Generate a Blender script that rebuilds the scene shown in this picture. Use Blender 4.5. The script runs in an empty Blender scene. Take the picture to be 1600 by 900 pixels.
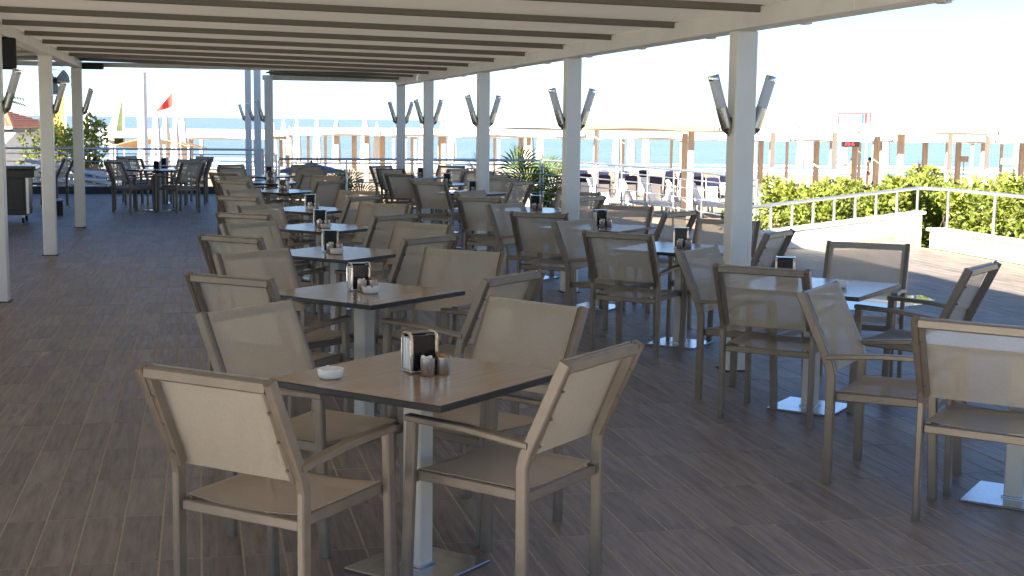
import bpy, math, random
from mathutils import Vector, Matrix
R = math.radians
random.seed(7)
scene = bpy.context.scene
COL = scene.collection

# ------------------------------------------------------------------ camera
F_PX, YAW, PITCH, ROLL, EYE = 2124.4, R(12.95), R(7.01), R(0.68), 1.70
cy_, sy_ = math.cos(YAW), math.sin(YAW)
fw0, rt0, up0 = Vector((sy_, cy_, 0)), Vector((cy_, -sy_, 0)), Vector((0, 0, 1))
FWD = fw0 * math.cos(PITCH) - up0 * math.sin(PITCH)
_u = up0 * math.cos(PITCH) + fw0 * math.sin(PITCH)
RGT = rt0 * math.cos(ROLL) + _u * math.sin(ROLL)
UPV = _u * math.cos(ROLL) - rt0 * math.sin(ROLL)
cam_d = bpy.data.cameras.new('camera')
cam = bpy.data.objects.new('camera', cam_d); COL.objects.link(cam)
cam_d.sensor_width = 36.0; cam_d.lens = F_PX / 1600 * 36
cam_d.clip_start = 0.05; cam_d.clip_end = 20000
m = Matrix((RGT, UPV, -FWD)).transposed().to_4x4(); m.translation = (0, 0, EYE)
cam.matrix_world = m
scene.camera = cam
scene.cycles.transparent_max_bounces = 24

# ------------------------------------------------------------------ sky, sun, exposure
SUN_EL, SUN_TO = 26.0, Vector((-0.87, -0.49, 0)).normalized()
world = bpy.data.worlds.new('World'); scene.world = world; world.use_nodes = True
wn = world.node_tree.nodes; wl = world.node_tree.links
sky = wn.new('ShaderNodeTexSky'); sky.sky_type = 'NISHITA'; sky.sun_disc = False
sky.sun_elevation = R(SUN_EL)
sky.sun_rotation = math.atan2(SUN_TO.x, SUN_TO.y)
sky.altitude = 0; sky.air_density = 0.55; sky.dust_density = 0.0; sky.ozone_density = 3.0
bg = wn['Background']; bg.inputs['Strength'].default_value = 0.05
wl.new(sky.outputs[0], bg.inputs['Color'])
sun_d = bpy.data.lights.new('sun', 'SUN'); sun_d.energy = 5.0; sun_d.angle = R(0.55); sun_d.color = (1.0, 0.93, 0.82)
sun = bpy.data.objects.new('sun', sun_d); COL.objects.link(sun)
to_sun = SUN_TO * math.cos(R(SUN_EL)) + up0 * math.sin(R(SUN_EL))
sun.rotation_euler = to_sun.to_track_quat('Z', 'Y').to_euler()
sun.location = (-30, -20, 30)
scene.view_settings.view_transform = 'Standard'; scene.view_settings.look = 'None'
scene.view_settings.exposure = 2.4; scene.view_settings.gamma = 1.0
scene.view_settings.use_curve_mapping = False

# ------------------------------------------------------------------ pixel helpers (photo pixels 1600x900 -> rays)
def ray(px, py): return FWD + RGT * ((px - 800) / F_PX) - UPV * ((py - 450) / F_PX)
def at_z(px, py, z):
    d = ray(px, py); t = (z - EYE) / d.z; return Vector((d.x * t, d.y * t, z))
def at_depth(px, py, dep):
    d = ray(px, py); t = dep / math.hypot(d.x, d.y); return Vector((d.x * t, d.y * t, EYE + d.z * t))
def ground(p):
    d = math.hypot(p[0], p[1])
    return -0.9 - max(0, d - 26) * (1.45 / 84)
def on_beach(px, dep):
    p = at_depth(px, 300, dep); p.z = ground(p); return p
def heading(p):            # rotation about z so that local +Y points away from the camera
    return -math.atan2(p[0], p[1])

# ------------------------------------------------------------------ materials
MATS = {}
def mat(name, col, rough=0.5, metal=0.0, noise=0.0, nscale=20.0, bump=0.0, bscale=60.0, coat=0.0, spec=0.5, trans=0.0, transl=0.0, stretch=None, emit=None, dirt=None, rvar=0.08):
    m = bpy.data.materials.new(name); m.use_nodes = True
    n = m.node_tree.nodes; l = m.node_tree.links; b = n['Principled BSDF']; out = n['Material Output']
    c4 = (*col, 1)
    b.inputs['Base Color'].default_value = c4; b.inputs['Roughness'].default_value = rough; b.inputs['Metallic'].default_value = metal
    b.inputs['Coat Weight'].default_value = coat; b.inputs['Coat Roughness'].default_value = 0.12
    b.inputs['Specular IOR Level'].default_value = spec
    tc = n.new('ShaderNodeTexCoord'); mp = n.new('ShaderNodeMapping'); l.new(tc.outputs['Object'], mp.inputs[0])
    if stretch: mp.inputs['Scale'].default_value = stretch
    colsock = None
    if noise:
        t = n.new('ShaderNodeTexNoise'); t.inputs['Scale'].default_value = nscale; t.inputs['Detail'].default_value = 5; l.new(mp.outputs[0], t.inputs['Vector'])
        r = n.new('ShaderNodeMapRange'); r.inputs[1].default_value = 0.3; r.inputs[2].default_value = 0.7; r.inputs[3].default_value = 1 - noise; r.inputs[4].default_value = 1 + noise
        l.new(t.outputs['Fac'], r.inputs[0])
        mx = n.new('ShaderNodeMix'); mx.data_type = 'RGBA'; mx.blend_type = 'MULTIPLY'; mx.inputs['Factor'].default_value = 1
        mx.inputs['A'].default_value = c4; l.new(r.outputs[0], mx.inputs['B']); colsock = mx.outputs['Result']
        rr = n.new('ShaderNodeMapRange'); rr.inputs[3].default_value = max(0, rough - rvar); rr.inputs[4].default_value = min(1, rough + rvar); l.new(t.outputs['Fac'], rr.inputs[0]); l.new(rr.outputs[0], b.inputs['Roughness'])
    if dirt:
        t2 = n.new('ShaderNodeTexNoise'); t2.inputs['Scale'].default_value = dirt[1]; t2.inputs['Detail'].default_value = 6; t2.inputs['Roughness'].default_value = 0.65
        l.new(tc.outputs['Object'], t2.inputs['Vector'])
        r2 = n.new('ShaderNodeMapRange'); r2.inputs[1].default_value = dirt[2]; r2.inputs[2].default_value = dirt[3]; l.new(t2.outputs['Fac'], r2.inputs[0])
        mx2 = n.new('ShaderNodeMix'); mx2.data_type = 'RGBA'; l.new(r2.outputs[0], mx2.inputs['Factor'])
        if colsock: l.new(colsock, mx2.inputs['A'])
        else: mx2.inputs['A'].default_value = c4
        mx2.inputs['B'].default_value = (*dirt[0], 1); colsock = mx2.outputs['Result']
    if colsock: l.new(colsock, b.inputs['Base Color'])
    if bump:
        t3 = n.new('ShaderNodeTexNoise'); t3.inputs['Scale'].default_value = bscale; t3.inputs['Detail'].default_value = 4; l.new(mp.outputs[0], t3.inputs['Vector'])
        bp = n.new('ShaderNodeBump'); bp.inputs['Strength'].default_value = bump; bp.inputs['Distance'].default_value = 0.02; l.new(t3.outputs['Fac'], bp.inputs['Height']); l.new(bp.outputs[0], b.inputs['Normal'])
    last = b.outputs[0]
    if transl:
        tr = n.new('ShaderNodeBsdfTranslucent')
        if colsock: l.new(colsock, tr.inputs['Color'])
        else: tr.inputs['Color'].default_value = c4
        ms = n.new('ShaderNodeMixShader'); ms.inputs[0].default_value = transl; l.new(last, ms.inputs[1]); l.new(tr.outputs[0], ms.inputs[2]); last = ms.outputs[0]
    if trans:
        tp = n.new('ShaderNodeBsdfTransparent'); ms = n.new('ShaderNodeMixShader'); ms.inputs[0].default_value = trans
        l.new(last, ms.inputs[1]); l.new(tp.outputs[0], ms.inputs[2]); last = ms.outputs[0]
    if emit:
        b.inputs['Emission Color'].default_value = (*emit[0], 1); b.inputs['Emission Strength'].default_value = emit[1]
    l.new(last, out.inputs['Surface'])
    MATS[name] = m
    return m
mat('taupe_metal', (0.20, 0.16, 0.118), 0.42, 0.25, noise=0.10, nscale=14, bump=0.02, bscale=200)
mat('mesh_fabric', (0.66, 0.565, 0.43), 0.85, noise=0.05, nscale=90, bump=0.15, bscale=900, spec=0.2, transl=0.22, trans=0.55)
mat('laminate', (0.31, 0.225, 0.145), 0.20, noise=0.09, nscale=4, stretch=(1.0, 11, 1), spec=0.55, dirt=((0.37, 0.28, 0.19), 2.0, 0.5, 0.8), rvar=0.015)
mat('black_edge', (0.014, 0.013, 0.013), 0.45, noise=0.3, nscale=30)
mat('cream_metal', (0.58, 0.54, 0.46), 0.4, noise=0.05, nscale=6)
mat('dark_iron', (0.03, 0.028, 0.026), 0.5, noise=0.2)
mat('steel_plate', (0.52, 0.53, 0.55), 0.22, 1.0, noise=0.12, nscale=10, stretch=(1, 14, 1), dirt=((0.34, 0.33, 0.32), 9, 0.55, 0.75))
mat('chrome', (0.75, 0.74, 0.72), 0.12, 1.0, noise=0.03)
mat('brushed_steel', (0.52, 0.49, 0.44), 0.27, 1.0, noise=0.06, nscale=40, stretch=(1, 1, 0.05))
mat('black_gloss', (0.008, 0.008, 0.008), 0.18, noise=0.1)
mat('napkin', (0.85, 0.84, 0.80), 0.8, noise=0.03)
mat('ceramic', (0.82, 0.81, 0.76), 0.12, noise=0.02, coat=0.4)
mat('sugar', (0.85, 0.83, 0.80), 0.8, noise=0.1, nscale=80, bump=0.5, bscale=120)
mat('brown_sugar', (0.45, 0.22, 0.08), 0.8, noise=0.3, nscale=60, bump=0.5, bscale=120)
mat('white_post', (0.74, 0.72, 0.665), 0.45, noise=0.05, nscale=3, dirt=((0.55, 0.51, 0.44), 2.2, 0.58, 0.85))
mat('roof_fabric', (0.62, 0.575, 0.49), 0.85, noise=0.05, nscale=1.3, spec=0.2, bump=0.12, bscale=5, transl=0.08)
mat('roof_sheet', (0.55, 0.52, 0.46), 0.7, noise=0.05, nscale=1.3, spec=0.3)
mat('roof_bar', (0.17, 0.15, 0.12), 0.6, noise=0.08, nscale=4)
mat('lamp_glass', (0.80, 0.80, 0.82), 0.35, noise=0.03, transl=0.3)
mat('rail_steel', (0.62, 0.63, 0.64), 0.32, 0.85, noise=0.06, nscale=8)
mat('white_wall', (0.80, 0.78, 0.73), 0.75, noise=0.04, nscale=4, bump=0.08, bscale=40, dirt=((0.66, 0.58, 0.46), 2.0, 0.60, 0.8))
mat('wall_tile', (0.40, 0.32, 0.235), 0.5, noise=0.08, nscale=6, dirt=((0.36, 0.20, 0.08), 2.4, 0.54, 0.72))
mat('grout', (0.42, 0.36, 0.29), 0.9, noise=0.15, nscale=30)
mat('dark_stone', (0.06, 0.055, 0.05), 0.8, noise=0.25, nscale=8, bump=0.3)
mat('dark_wood', (0.035, 0.022, 0.016), 0.35, noise=0.25, nscale=6, stretch=(8, 1, 1))
mat('rubber', (0.012, 0.012, 0.012), 0.6, noise=0.2)
mat('speaker_black', (0.008, 0.008, 0.009), 0.55, noise=0.2, bump=0.3, bscale=400)
mat('fan_grey', (0.25, 0.27, 0.29), 0.4, 0.5, noise=0.05)
mat('fan_blade', (0.70, 0.78, 0.86), 0.35, noise=0.05, transl=0.5)
mat('sand', (0.36, 0.275, 0.19), 0.95, noise=0.15, nscale=0.8, bump=0.4, bscale=3, dirt=((0.27, 0.20, 0.135), 0.25, 0.5, 0.7))
mat('lawn', (0.10, 0.17, 0.03), 0.9, noise=0.3, nscale=6, bump=0.4, bscale=30)
mat('white_cloth', (0.84, 0.83, 0.80), 0.8, noise=0.03, nscale=2, transl=0.12)
mat('tan_cloth', (0.58, 0.36, 0.17), 0.85, noise=0.1, nscale=2)
mat('tan_wood', (0.52, 0.41, 0.31), 0.75, noise=0.14, nscale=5, stretch=(4, 4, 0.6))
mat('white_plastic', (0.80, 0.79, 0.76), 0.4, noise=0.03)
mat('navy_cloth', (0.012, 0.014, 0.05), 0.85, noise=0.15, nscale=6)
mat('grey_cloth', (0.16, 0.18, 0.22), 0.8, noise=0.1, nscale=4)
mat('roof_tile', (0.50, 0.20, 0.12), 0.8, noise=0.2, nscale=6)
mat('yellow_sail', (0.60, 0.42, 0.10), 0.8, noise=0.1, dirt=((0.52, 0.36, 0.27), 1.6, 0.5, 0.56), transl=0.3)
mat('green_sail', (0.075, 0.10, 0.035), 0.8, noise=0.2, nscale=3, transl=0.3)
mat('red_cloth', (0.62, 0.06, 0.04), 0.7, noise=0.08, transl=0.3)
mat('blue_paint', (0.05, 0.16, 0.55), 0.5, noise=0.05)
mat('red_paint', (0.60, 0.05, 0.06), 0.5, noise=0.05)
mat('sign_tan', (0.42, 0.35, 0.27), 0.7, noise=0.1)
mat('led_red', (0.5, 0.01, 0.01), 0.4, noise=0.02, emit=((1, 0.05, 0.04), 1.5))
mat('leaf', (0.20, 0.245, 0.035), 0.5, noise=0.45, nscale=2.2, transl=0.35, dirt=((0.36, 0.36, 0.08), 3.5, 0.5, 0.7))
mat('leaf_dark', (0.075, 0.13, 0.022), 0.5, noise=0.4, nscale=3, transl=0.35)
mat('leaf_palm', (0.11, 0.17, 0.035), 0.45, noise=0.35, nscale=3, transl=0.3, dirt=((0.40, 0.34, 0.10), 2.5, 0.55, 0.75))
mat('bark', (0.15, 0.11, 0.075), 0.9, noise=0.3, nscale=12, bump=0.5)
mat('skin', (0.52, 0.30, 0.20), 0.6, noise=0.05)
mat('skin_tan', (0.30, 0.12, 0.07), 0.6, noise=0.05)
mat('hair', (0.02, 0.014, 0.01), 0.7, noise=0.2)
mat('swim_pink', (0.75, 0.30, 0.32), 0.8, noise=0.05)
mat('swim_dark', (0.03, 0.035, 0.04), 0.8, noise=0.1)
mat('shirt_blue', (0.06, 0.16, 0.55), 0.8, noise=0.1)

def tile_material():
    m = bpy.data.materials.new('floor_tile'); m.use_nodes = True
    n = m.node_tree.nodes; l = m.node_tree.links; b = n['Principled BSDF']
    geo = n.new('ShaderNodeNewGeometry')
    dv = n.new('ShaderNodeVectorMath'); dv.operation = 'DIVIDE'; dv.inputs[1].default_value = (TPX, TPY, 1.0)
    of = n.new('ShaderNodeVectorMath'); of.operation = 'SUBTRACT'; of.inputs[1].default_value = (TX0, TY0, 0.0)
    l.new(geo.outputs['Position'], of.inputs[0]); l.new(of.outputs[0], dv.inputs[0])
    fl = n.new('ShaderNodeVectorMath'); fl.operation = 'FLOOR'; l.new(dv.outputs[0], fl.inputs[0])
    sep = n.new('ShaderNodeSeparateXYZ'); l.new(fl.outputs[0], sep.inputs[0])
    cmb = n.new('ShaderNodeCombineXYZ'); l.new(sep.outputs[0], cmb.inputs[0]); l.new(sep.outputs[1], cmb.inputs[1])
    wnz = n.new('ShaderNodeTexWhiteNoise'); wnz.noise_dimensions = '3D'; l.new(cmb.outputs[0], wnz.inputs['Vector'])
    # grain: noise stretched along the plank, shifted per tile
    mp = n.new('ShaderNodeMapping'); mp.inputs['Scale'].default_value = (34, 2.6, 1); l.new(geo.outputs['Position'], mp.inputs[0])
    ad = n.new('ShaderNodeVectorMath'); ad.operation = 'ADD'; l.new(mp.outputs[0], ad.inputs[0])
    sc = n.new('ShaderNodeVectorMath'); sc.operation = 'SCALE'; sc.inputs['Scale'].default_value = 40; l.new(wnz.outputs['Color'], sc.inputs[0]); l.new(sc.outputs[0], ad.inputs[1])
    t = n.new('ShaderNodeTexNoise'); t.inputs['Scale'].default_value = 1.0; t.inputs['Detail'].default_value = 7; t.inputs['Roughness'].default_value = 0.68; l.new(ad.outputs[0], t.inputs['Vector'])
    mp2 = n.new('ShaderNodeMapping'); mp2.inputs['Scale'].default_value = (3.2, 2.2, 1); l.new(geo.outputs['Position'], mp2.inputs[0])
    t2 = n.new('ShaderNodeTexNoise'); t2.inputs['Scale'].default_value = 1.0; t2.inputs['Detail'].default_value = 6; t2.inputs['Roughness'].default_value = 0.62; l.new(mp2.outputs[0], t2.inputs['Vector'])
    cr = n.new('ShaderNodeValToRGB'); cr.color_ramp.elements[0].position = 0.30; cr.color_ramp.elements[0].color = (0.115, 0.096, 0.084, 1)
    cr.color_ramp.elements[1].position = 0.72; cr.color_ramp.elements[1].color = (0.31, 0.26, 0.222, 1); e = cr.color_ramp.elements.new(0.5); e.color = (0.215, 0.18, 0.155, 1)
    l.new(t.outputs['Fac'], cr.inputs[0])
    # per-tile tone
    tone = n.new('ShaderNodeMapRange'); tone.inputs[3].default_value = 0.84; tone.inputs[4].default_value = 1.16; l.new(wnz.outputs['Value'], tone.inputs[0])
    mx = n.new('ShaderNodeMix'); mx.data_type = 'RGBA'; mx.blend_type = 'MULTIPLY'; mx.inputs['Factor'].default_value = 1; l.new(cr.outputs[0], mx.inputs['A']); l.new(tone.outputs[0], mx.inputs['B'])
    # foot traffic: broad pale scuffs and ochre stains
    r2 = n.new('ShaderNodeMapRange'); r2.inputs[1].default_value = 0.5; r2.inputs[2].default_value = 0.75; r2.inputs[4].default_value = 0.55; l.new(t2.outputs['Fac'], r2.inputs[0])
    mx2 = n.new('ShaderNodeMix'); mx2.data_type = 'RGBA'; mx2.inputs['B'].default_value = (0.30, 0.255, 0.22, 1); l.new(r2.outputs[0], mx2.inputs['Factor']); l.new(mx.outputs['Result'], mx2.inputs['A'])
    t4 = n.new('ShaderNodeTexNoise'); t4.inputs['Scale'].default_value = 1.7; t4.inputs['Detail'].default_value = 5; l.new(geo.outputs['Position'], t4.inputs['Vector'])
    r4 = n.new('ShaderNodeMapRange'); r4.inputs[1].default_value = 0.66; r4.inputs[2].default_value = 0.8; r4.inputs[4].default_value = 0.6; l.new(t4.outputs['Fac'], r4.inputs[0])
    mx4 = n.new('ShaderNodeMix'); mx4.data_type = 'RGBA'; mx4.inputs['B'].default_value = (0.19, 0.12, 0.06, 1); l.new(r4.outputs[0], mx4.inputs['Factor']); l.new(mx2.outputs['Result'], mx4.inputs['A'])
    l.new(mx4.outputs['Result'], b.inputs['Base Color'])
    rr = n.new('ShaderNodeMapRange'); rr.inputs[3].default_value = 0.36; rr.inputs[4].default_value = 0.62; l.new(t2.outputs['Fac'], rr.inputs[0]); l.new(rr.outputs[0], b.inputs['Roughness'])
    bp = n.new('ShaderNodeBump'); bp.inputs['Strength'].default_value = 0.15; bp.inputs['Distance'].default_value = 0.003; l.new(t.outputs['Fac'], bp.inputs['Height']); l.new(bp.outputs[0], b.inputs['Normal'])
    MATS['floor_tile'] = m
TPX, TPY, TX0, TY0 = 0.1593, 0.6235, -0.655, 5.255
tile_material()

def sea_material():
    m = bpy.data.materials.new('sea_water'); m.use_nodes = True
    n = m.node_tree.nodes; l = m.node_tree.links; b = n['Principled BSDF']
    b.inputs['Base Color'].default_value = (0.13, 0.30, 0.36, 1); b.inputs['Roughness'].default_value = 0.18; b.inputs['IOR'].default_value = 1.33
    tc = n.new('ShaderNodeTexCoord'); mp = n.new('ShaderNodeMapping'); mp.inputs['Scale'].default_value = (0.05, 0.35, 1); l.new(tc.outputs['Object'], mp.inputs[0])
    t = n.new('ShaderNodeTexNoise'); t.inputs['Scale'].default_value = 1; t.inputs['Detail'].default_value = 6; l.new(mp.outputs[0], t.inputs['Vector'])
    mp2 = n.new('ShaderNodeMapping'); mp2.inputs['Scale'].default_value = (0.004, 0.03, 1); l.new(tc.outputs['Object'], mp2.inputs[0])
    t2 = n.new('ShaderNodeTexNoise'); t2.inputs['Scale'].default_value = 1; t2.inputs['Detail'].default_value = 4; l.new(mp2.outputs[0], t2.inputs['Vector'])
    cr = n.new('ShaderNodeValToRGB'); cr.color_ramp.elements[0].position = 0.35; cr.color_ramp.elements[0].color = (0.11, 0.155, 0.175, 1); cr.color_ramp.elements[1].position = 0.65; cr.color_ramp.elements[1].color = (0.15, 0.19, 0.20, 1)
    l.new(t2.outputs['Fac'], cr.inputs[0]); l.new(cr.outputs[0], b.inputs['Base Color'])
    bp = n.new('ShaderNodeBump'); bp.inputs['Strength'].default_value = 0.8; bp.inputs['Distance'].default_value = 1.2; l.new(t.outputs['Fac'], bp.inputs['Height']); l.new(bp.outputs[0], b.inputs['Normal'])
    MATS['sea_water'] = m
sea_material()
mat('foam', (0.80, 0.80, 0.78), 0.8, noise=0.1, nscale=3)
mat('puddle', (0.06, 0.055, 0.05), 0.03, noise=0.0)

# ------------------------------------------------------------------ mesh helpers
class MB:
    def __init__(s): s.v = []; s.f = []; s.mi = []; s.sm = []
    def add(s, vs, fs, mi=0, smooth=False):
        o = len(s.v); s.v += [tuple(v) for v in vs]
        for f in fs: s.f.append(tuple(i + o for i in f)); s.mi.append(mi); s.sm.append(smooth)
    def box(s, c, size, mi=0, ch=0.0, rz=0.0):
        hx, hy, hz = size[0] / 2, size[1] / 2, size[2] / 2
        ca, sa = math.cos(rz), math.sin(rz)
        if ch <= 0:
            vs = [(x, y, z) for z in (-hz, hz) for (x, y) in ((-hx, -hy), (hx, -hy), (hx, hy), (-hx, hy))]
            fs = [(3, 2, 1, 0), (4, 5, 6, 7), (0, 1, 5, 4), (1, 2, 6, 5), (2, 3, 7, 6), (3, 0, 4, 7)]
        else:
            vs = []
            for (z, i) in ((-hz, ch), (-hz + ch, 0), (hz - ch, 0), (hz, ch)):
                ax, ay = hx - i, hy - i
                vs += [(-ax + ch, -ay, z), (ax - ch, -ay, z), (ax, -ay + ch, z), (ax, ay - ch, z), (ax - ch, ay, z), (-ax + ch, ay, z), (-ax, ay - ch, z), (-ax, -ay + ch, z)]
            fs = [tuple(range(7, -1, -1)), tuple(range(24, 32))]
            for k in range(3):
                for i in range(8): fs.append((k * 8 + i, k * 8 + (i + 1) % 8, k * 8 + 8 + (i + 1) % 8, k * 8 + 8 + i))
        vs = [(c[0] + x * ca - y * sa, c[1] + x * sa + y * ca, c[2] + z) for (x, y, z) in vs]
        s.add(vs, fs, mi)
    def sweep(s, path, w, t, side=None, mi=0, ch=None, closed=False):
        """rectangular bar with chamfered edges along a planar path; w across 'side', t in the other direction"""
        P = [Vector(p) for p in path]; n = len(P); rings = []
        if ch is None: ch = min(w, t) * 0.18
        side = Vector(side).normalized() if side is not None else None
        for i in range(n):
            a = (P[i] - P[i - 1]).normalized() if i > 0 else None
            b = (P[i + 1] - P[i]).normalized() if i < n - 1 else None
            tg = (a + b).normalized() if a and b else (a or b)
            sd = side if side is not None else (Vector((0, 0, 1)).cross(tg).normalized() if abs(tg.z) < 0.99 else Vector((1, 0, 0)))
            nm = tg.cross(sd).normalized()
            k = 1 / max(0.4, tg.dot(b)) if a and b else 1
            hw, ht = w / 2, t / 2 * k
            pr = [(-hw + ch, -ht), (hw - ch, -ht), (hw, -ht + ch), (hw, ht - ch), (hw - ch, ht), (-hw + ch, ht), (-hw, ht - ch), (-hw, -ht + ch)]
            rings.append([P[i] + sd * x + nm * y for x, y in pr])
        vs = [v for r in rings for v in r]; fs = []
        for i in range(n - 1):
            for j in range(8): fs.append((i * 8 + j, i * 8 + (j + 1) % 8, i * 8 + 8 + (j + 1) % 8, i * 8 + 8 + j))
        fs.append(tuple(range(7, -1, -1))); fs.append(tuple(range((n - 1) * 8, n * 8)))
        s.add(vs, fs, mi)
    def tube(s, path, rad, seg=8, mi=0, cap=True):
        P = [Vector(p) for p in path]; n = len(P); rd = rad if isinstance(rad, (list, tuple)) else [rad] * n
        ref = None; vs = []; fs = []
        for i in range(n):
            tg = (P[min(i + 1, n - 1)] - P[max(i - 1, 0)]).normalized()
            if ref is None: ref = Vector((1, 0, 0)) if abs(tg.x) < 0.8 else Vector((0, 1, 0))
            ref = (ref - tg * ref.dot(tg)).normalized(); bn = tg.cross(ref)
            for j in range(seg):
                a = 2 * math.pi * j / seg; vs.append(P[i] + (ref * math.cos(a) + bn * math.sin(a)) * rd[i])
        for i in range(n - 1):
            for j in range(seg): fs.append((i * seg + j, i * seg + (j + 1) % seg, i * seg + seg + (j + 1) % seg, i * seg + seg + j))
        s.add(vs, fs, mi, True)
        if cap: s.add(vs[:seg], [tuple(range(seg - 1, -1, -1))], mi); s.add(vs[-seg:], [tuple(range(seg))], mi)
    def lathe(s, prof, seg=20, mi=0, c=(0, 0, 0)):
        vs = []; fs = []
        for (r, z) in prof:
            for j in range(seg):
                a = 2 * math.pi * j / seg; vs.append((c[0] + r * math.cos(a), c[1] + r * math.sin(a), c[2] + z))
        for i in range(len(prof) - 1):
            for j in range(seg): fs.append((i * seg + j, i * seg + (j + 1) % seg, i * seg + seg + (j + 1) % seg, i * seg + seg + j))
        s.add(vs, fs, mi, True)
    def sheet(s, fn, nu, nv, mi=0, thick=0.0, smooth=True):
        """fn(u,v)->point, both 0..1; thick adds a back face offset along the local normal"""
        P = [[Vector(fn(i / nu, j / nv)) for i in range(nu + 1)] for j in range(nv + 1)]
        def idx(i, j): return j * (nu + 1) + i
        fs = [(idx(i, j), idx(i + 1, j), idx(i + 1, j + 1), idx(i, j + 1)) for j in range(nv) for i in range(nu)]
        vs = [P[j][i] for j in range(nv + 1) for i in range(nu + 1)]
        s.add(vs, fs, mi, smooth)
        if thick:
            N = []
            for j in range(nv + 1):
                for i in range(nu + 1):
                    du = P[j][min(i + 1, nu)] - P[j][max(i - 1, 0)]; dv = P[min(j + 1, nv)][i] - P[max(j - 1, 0)][i]
                    N.append(du.cross(dv).normalized())
            vb = [vs[k] - N[k] * thick for k in range(len(vs))]
            s.add(vb, [tuple(reversed(f)) for f in fs], mi, smooth)
            loop = [idx(i, 0) for i in range(nu)] + [idx(nu, j) for j in range(nv)] + [idx(i, nv) for i in range(nu, 0, -1)] + [idx(0, j) for j in range(nv, 0, -1)]
            q = len(loop); s.add([vs[k] for k in loop] + [vb[k] for k in loop], [((i + 1) % q, i, q + i, q + (i + 1) % q) for i in range(q)], mi)
    def mesh(s, name, mats):
        me = bpy.data.meshes.new(name); me.from_pydata(s.v, [], s.f)
        for k in (mats if isinstance(mats, (list, tuple)) else [mats]): me.materials.append(MATS[k])
        me.polygons.foreach_set('material_index', s.mi); me.polygons.foreach_set('use_smooth', s.sm); me.update()
        if any(s.sm): me.set_sharp_from_angle(angle=R(38))
        return me
    def build(s, name, mats, parent=None): return link(name, s.mesh(name, mats), parent)
def link(name, me, parent=None, loc=None, rz=None):
    o = bpy.data.objects.new(name, me); COL.objects.link(o)
    if parent is not None: o.parent = parent
    if loc is not None: o.location = loc
    if rz is not None: o.rotation_euler.z = rz
    return o
def tag(o, label, cat, group=None):
    o['label'] = label; o['category'] = cat
    if group: o['group'] = group
    return o
def thing(name, label, cat, loc=(0, 0, 0), rz=0.0, group=None):
    o = bpy.data.objects.new(name, None); COL.objects.link(o); o.empty_display_size = 0.2
    o.location = loc; o.rotation_euler = (0, 0, rz); return tag(o, label, cat, group)
def struct(o): o['kind'] = 'structure'; return o
def copy_tree(root, loc, rz, label, group=None):
    r = root.copy(); COL.objects.link(r); r.location = loc; r.rotation_euler = (0, 0, rz); r['label'] = label
    if group: r['group'] = group
    for ch in list(root.children):
        c = ch.copy(); COL.objects.link(c); c.parent = r
        for g in list(ch.children):
            d = g.copy(); COL.objects.link(d); d.parent = c
    return r
ORD = ['first', 'second', 'third', 'fourth', 'fifth', 'sixth', 'seventh', 'eighth', 'ninth', 'tenth', 'eleventh', 'twelfth', 'thirteenth', 'fourteenth', 'fifteenth', 'sixteenth', 'seventeenth', 'eighteenth', 'nineteenth', 'twentieth']

# ================================================================== the setting
# beach, sea
def build_beach():
    mb = MB(); rows = [10, 20, 26, 32, 40, 50, 62, 76, 92, 104, 112, 125]; nx = 40
    vs = []; rnd = random.Random(3)
    for d in rows:
        for i in range(nx + 1):
            a = YAW + R(-75 + 150 * i / nx); vs.append((d * math.sin(a) / max(.25, math.cos(a - YAW)), d * math.cos(a) / max(.25, math.cos(a - YAW)), (-0.9 - max(0, d - 26) * (1.45 / 84)) + rnd.uniform(-.03, .03)))
    fs = [(j * (nx + 1) + i, j * (nx + 1) + i + 1, (j + 1) * (nx + 1) + i + 1, (j + 1) * (nx + 1) + i) for j in range(len(rows) - 1) for i in range(nx)]
    mb.add(vs, fs, 0, True); struct(mb.build('beach', 'sand'))
    # sea: a big sheet perpendicular to the view, starting at the waterline
    mb = MB(); dirn = fw0; sd = rt0; z = -2.36; vs = []; fs = []
    ds = [104, 112, 125, 150, 200, 300, 500, 900, 2000, 5000, 14000]
    for d in ds:
        for k in range(13): w = (k / 6 - 1) * max(400, d * 1.6); p = dirn * d + sd * w; vs.append((p.x, p.y, z))
    fs = [(j * 13 + i, j * 13 + i + 1, (j + 1) * 13 + i + 1, (j + 1) * 13 + i) for j in range(len(ds) - 1) for i in range(12)]
    mb.add(vs, fs); struct(mb.build('sea', 'sea_water'))
    # breaking surf: two long low foam ridges
    mb = MB(); rnd = random.Random(5)
    for d0, w, h in ((110, 1.6, .10), (118, 2.6, .22), (131, 1.8, .16)):
        rings = []
        for k in range(121):
            x = -110 + k * 2; d = d0 + 2.2 * math.sin(k * .21 + d0) + 1.2 * math.sin(k * .53); ww = w * rnd.uniform(.3, 1.2); hh = h * rnd.uniform(.5, 1.2)
            for (dd, zz) in ((-ww, 0.01), (0, hh), (ww, 0.01)):
                p = dirn * (d + dd) + sd * x; rings.append((p.x, p.y, z + zz))
        mb.add(rings, [(k * 3 + j, k * 3 + j + 1, k * 3 + 4 + j, k * 3 + 3 + j) for k in range(120) for j in range(2)], 0, True)
    o = mb.build('surf', 'foam'); o['kind'] = 'structure'
build_beach()

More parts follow.
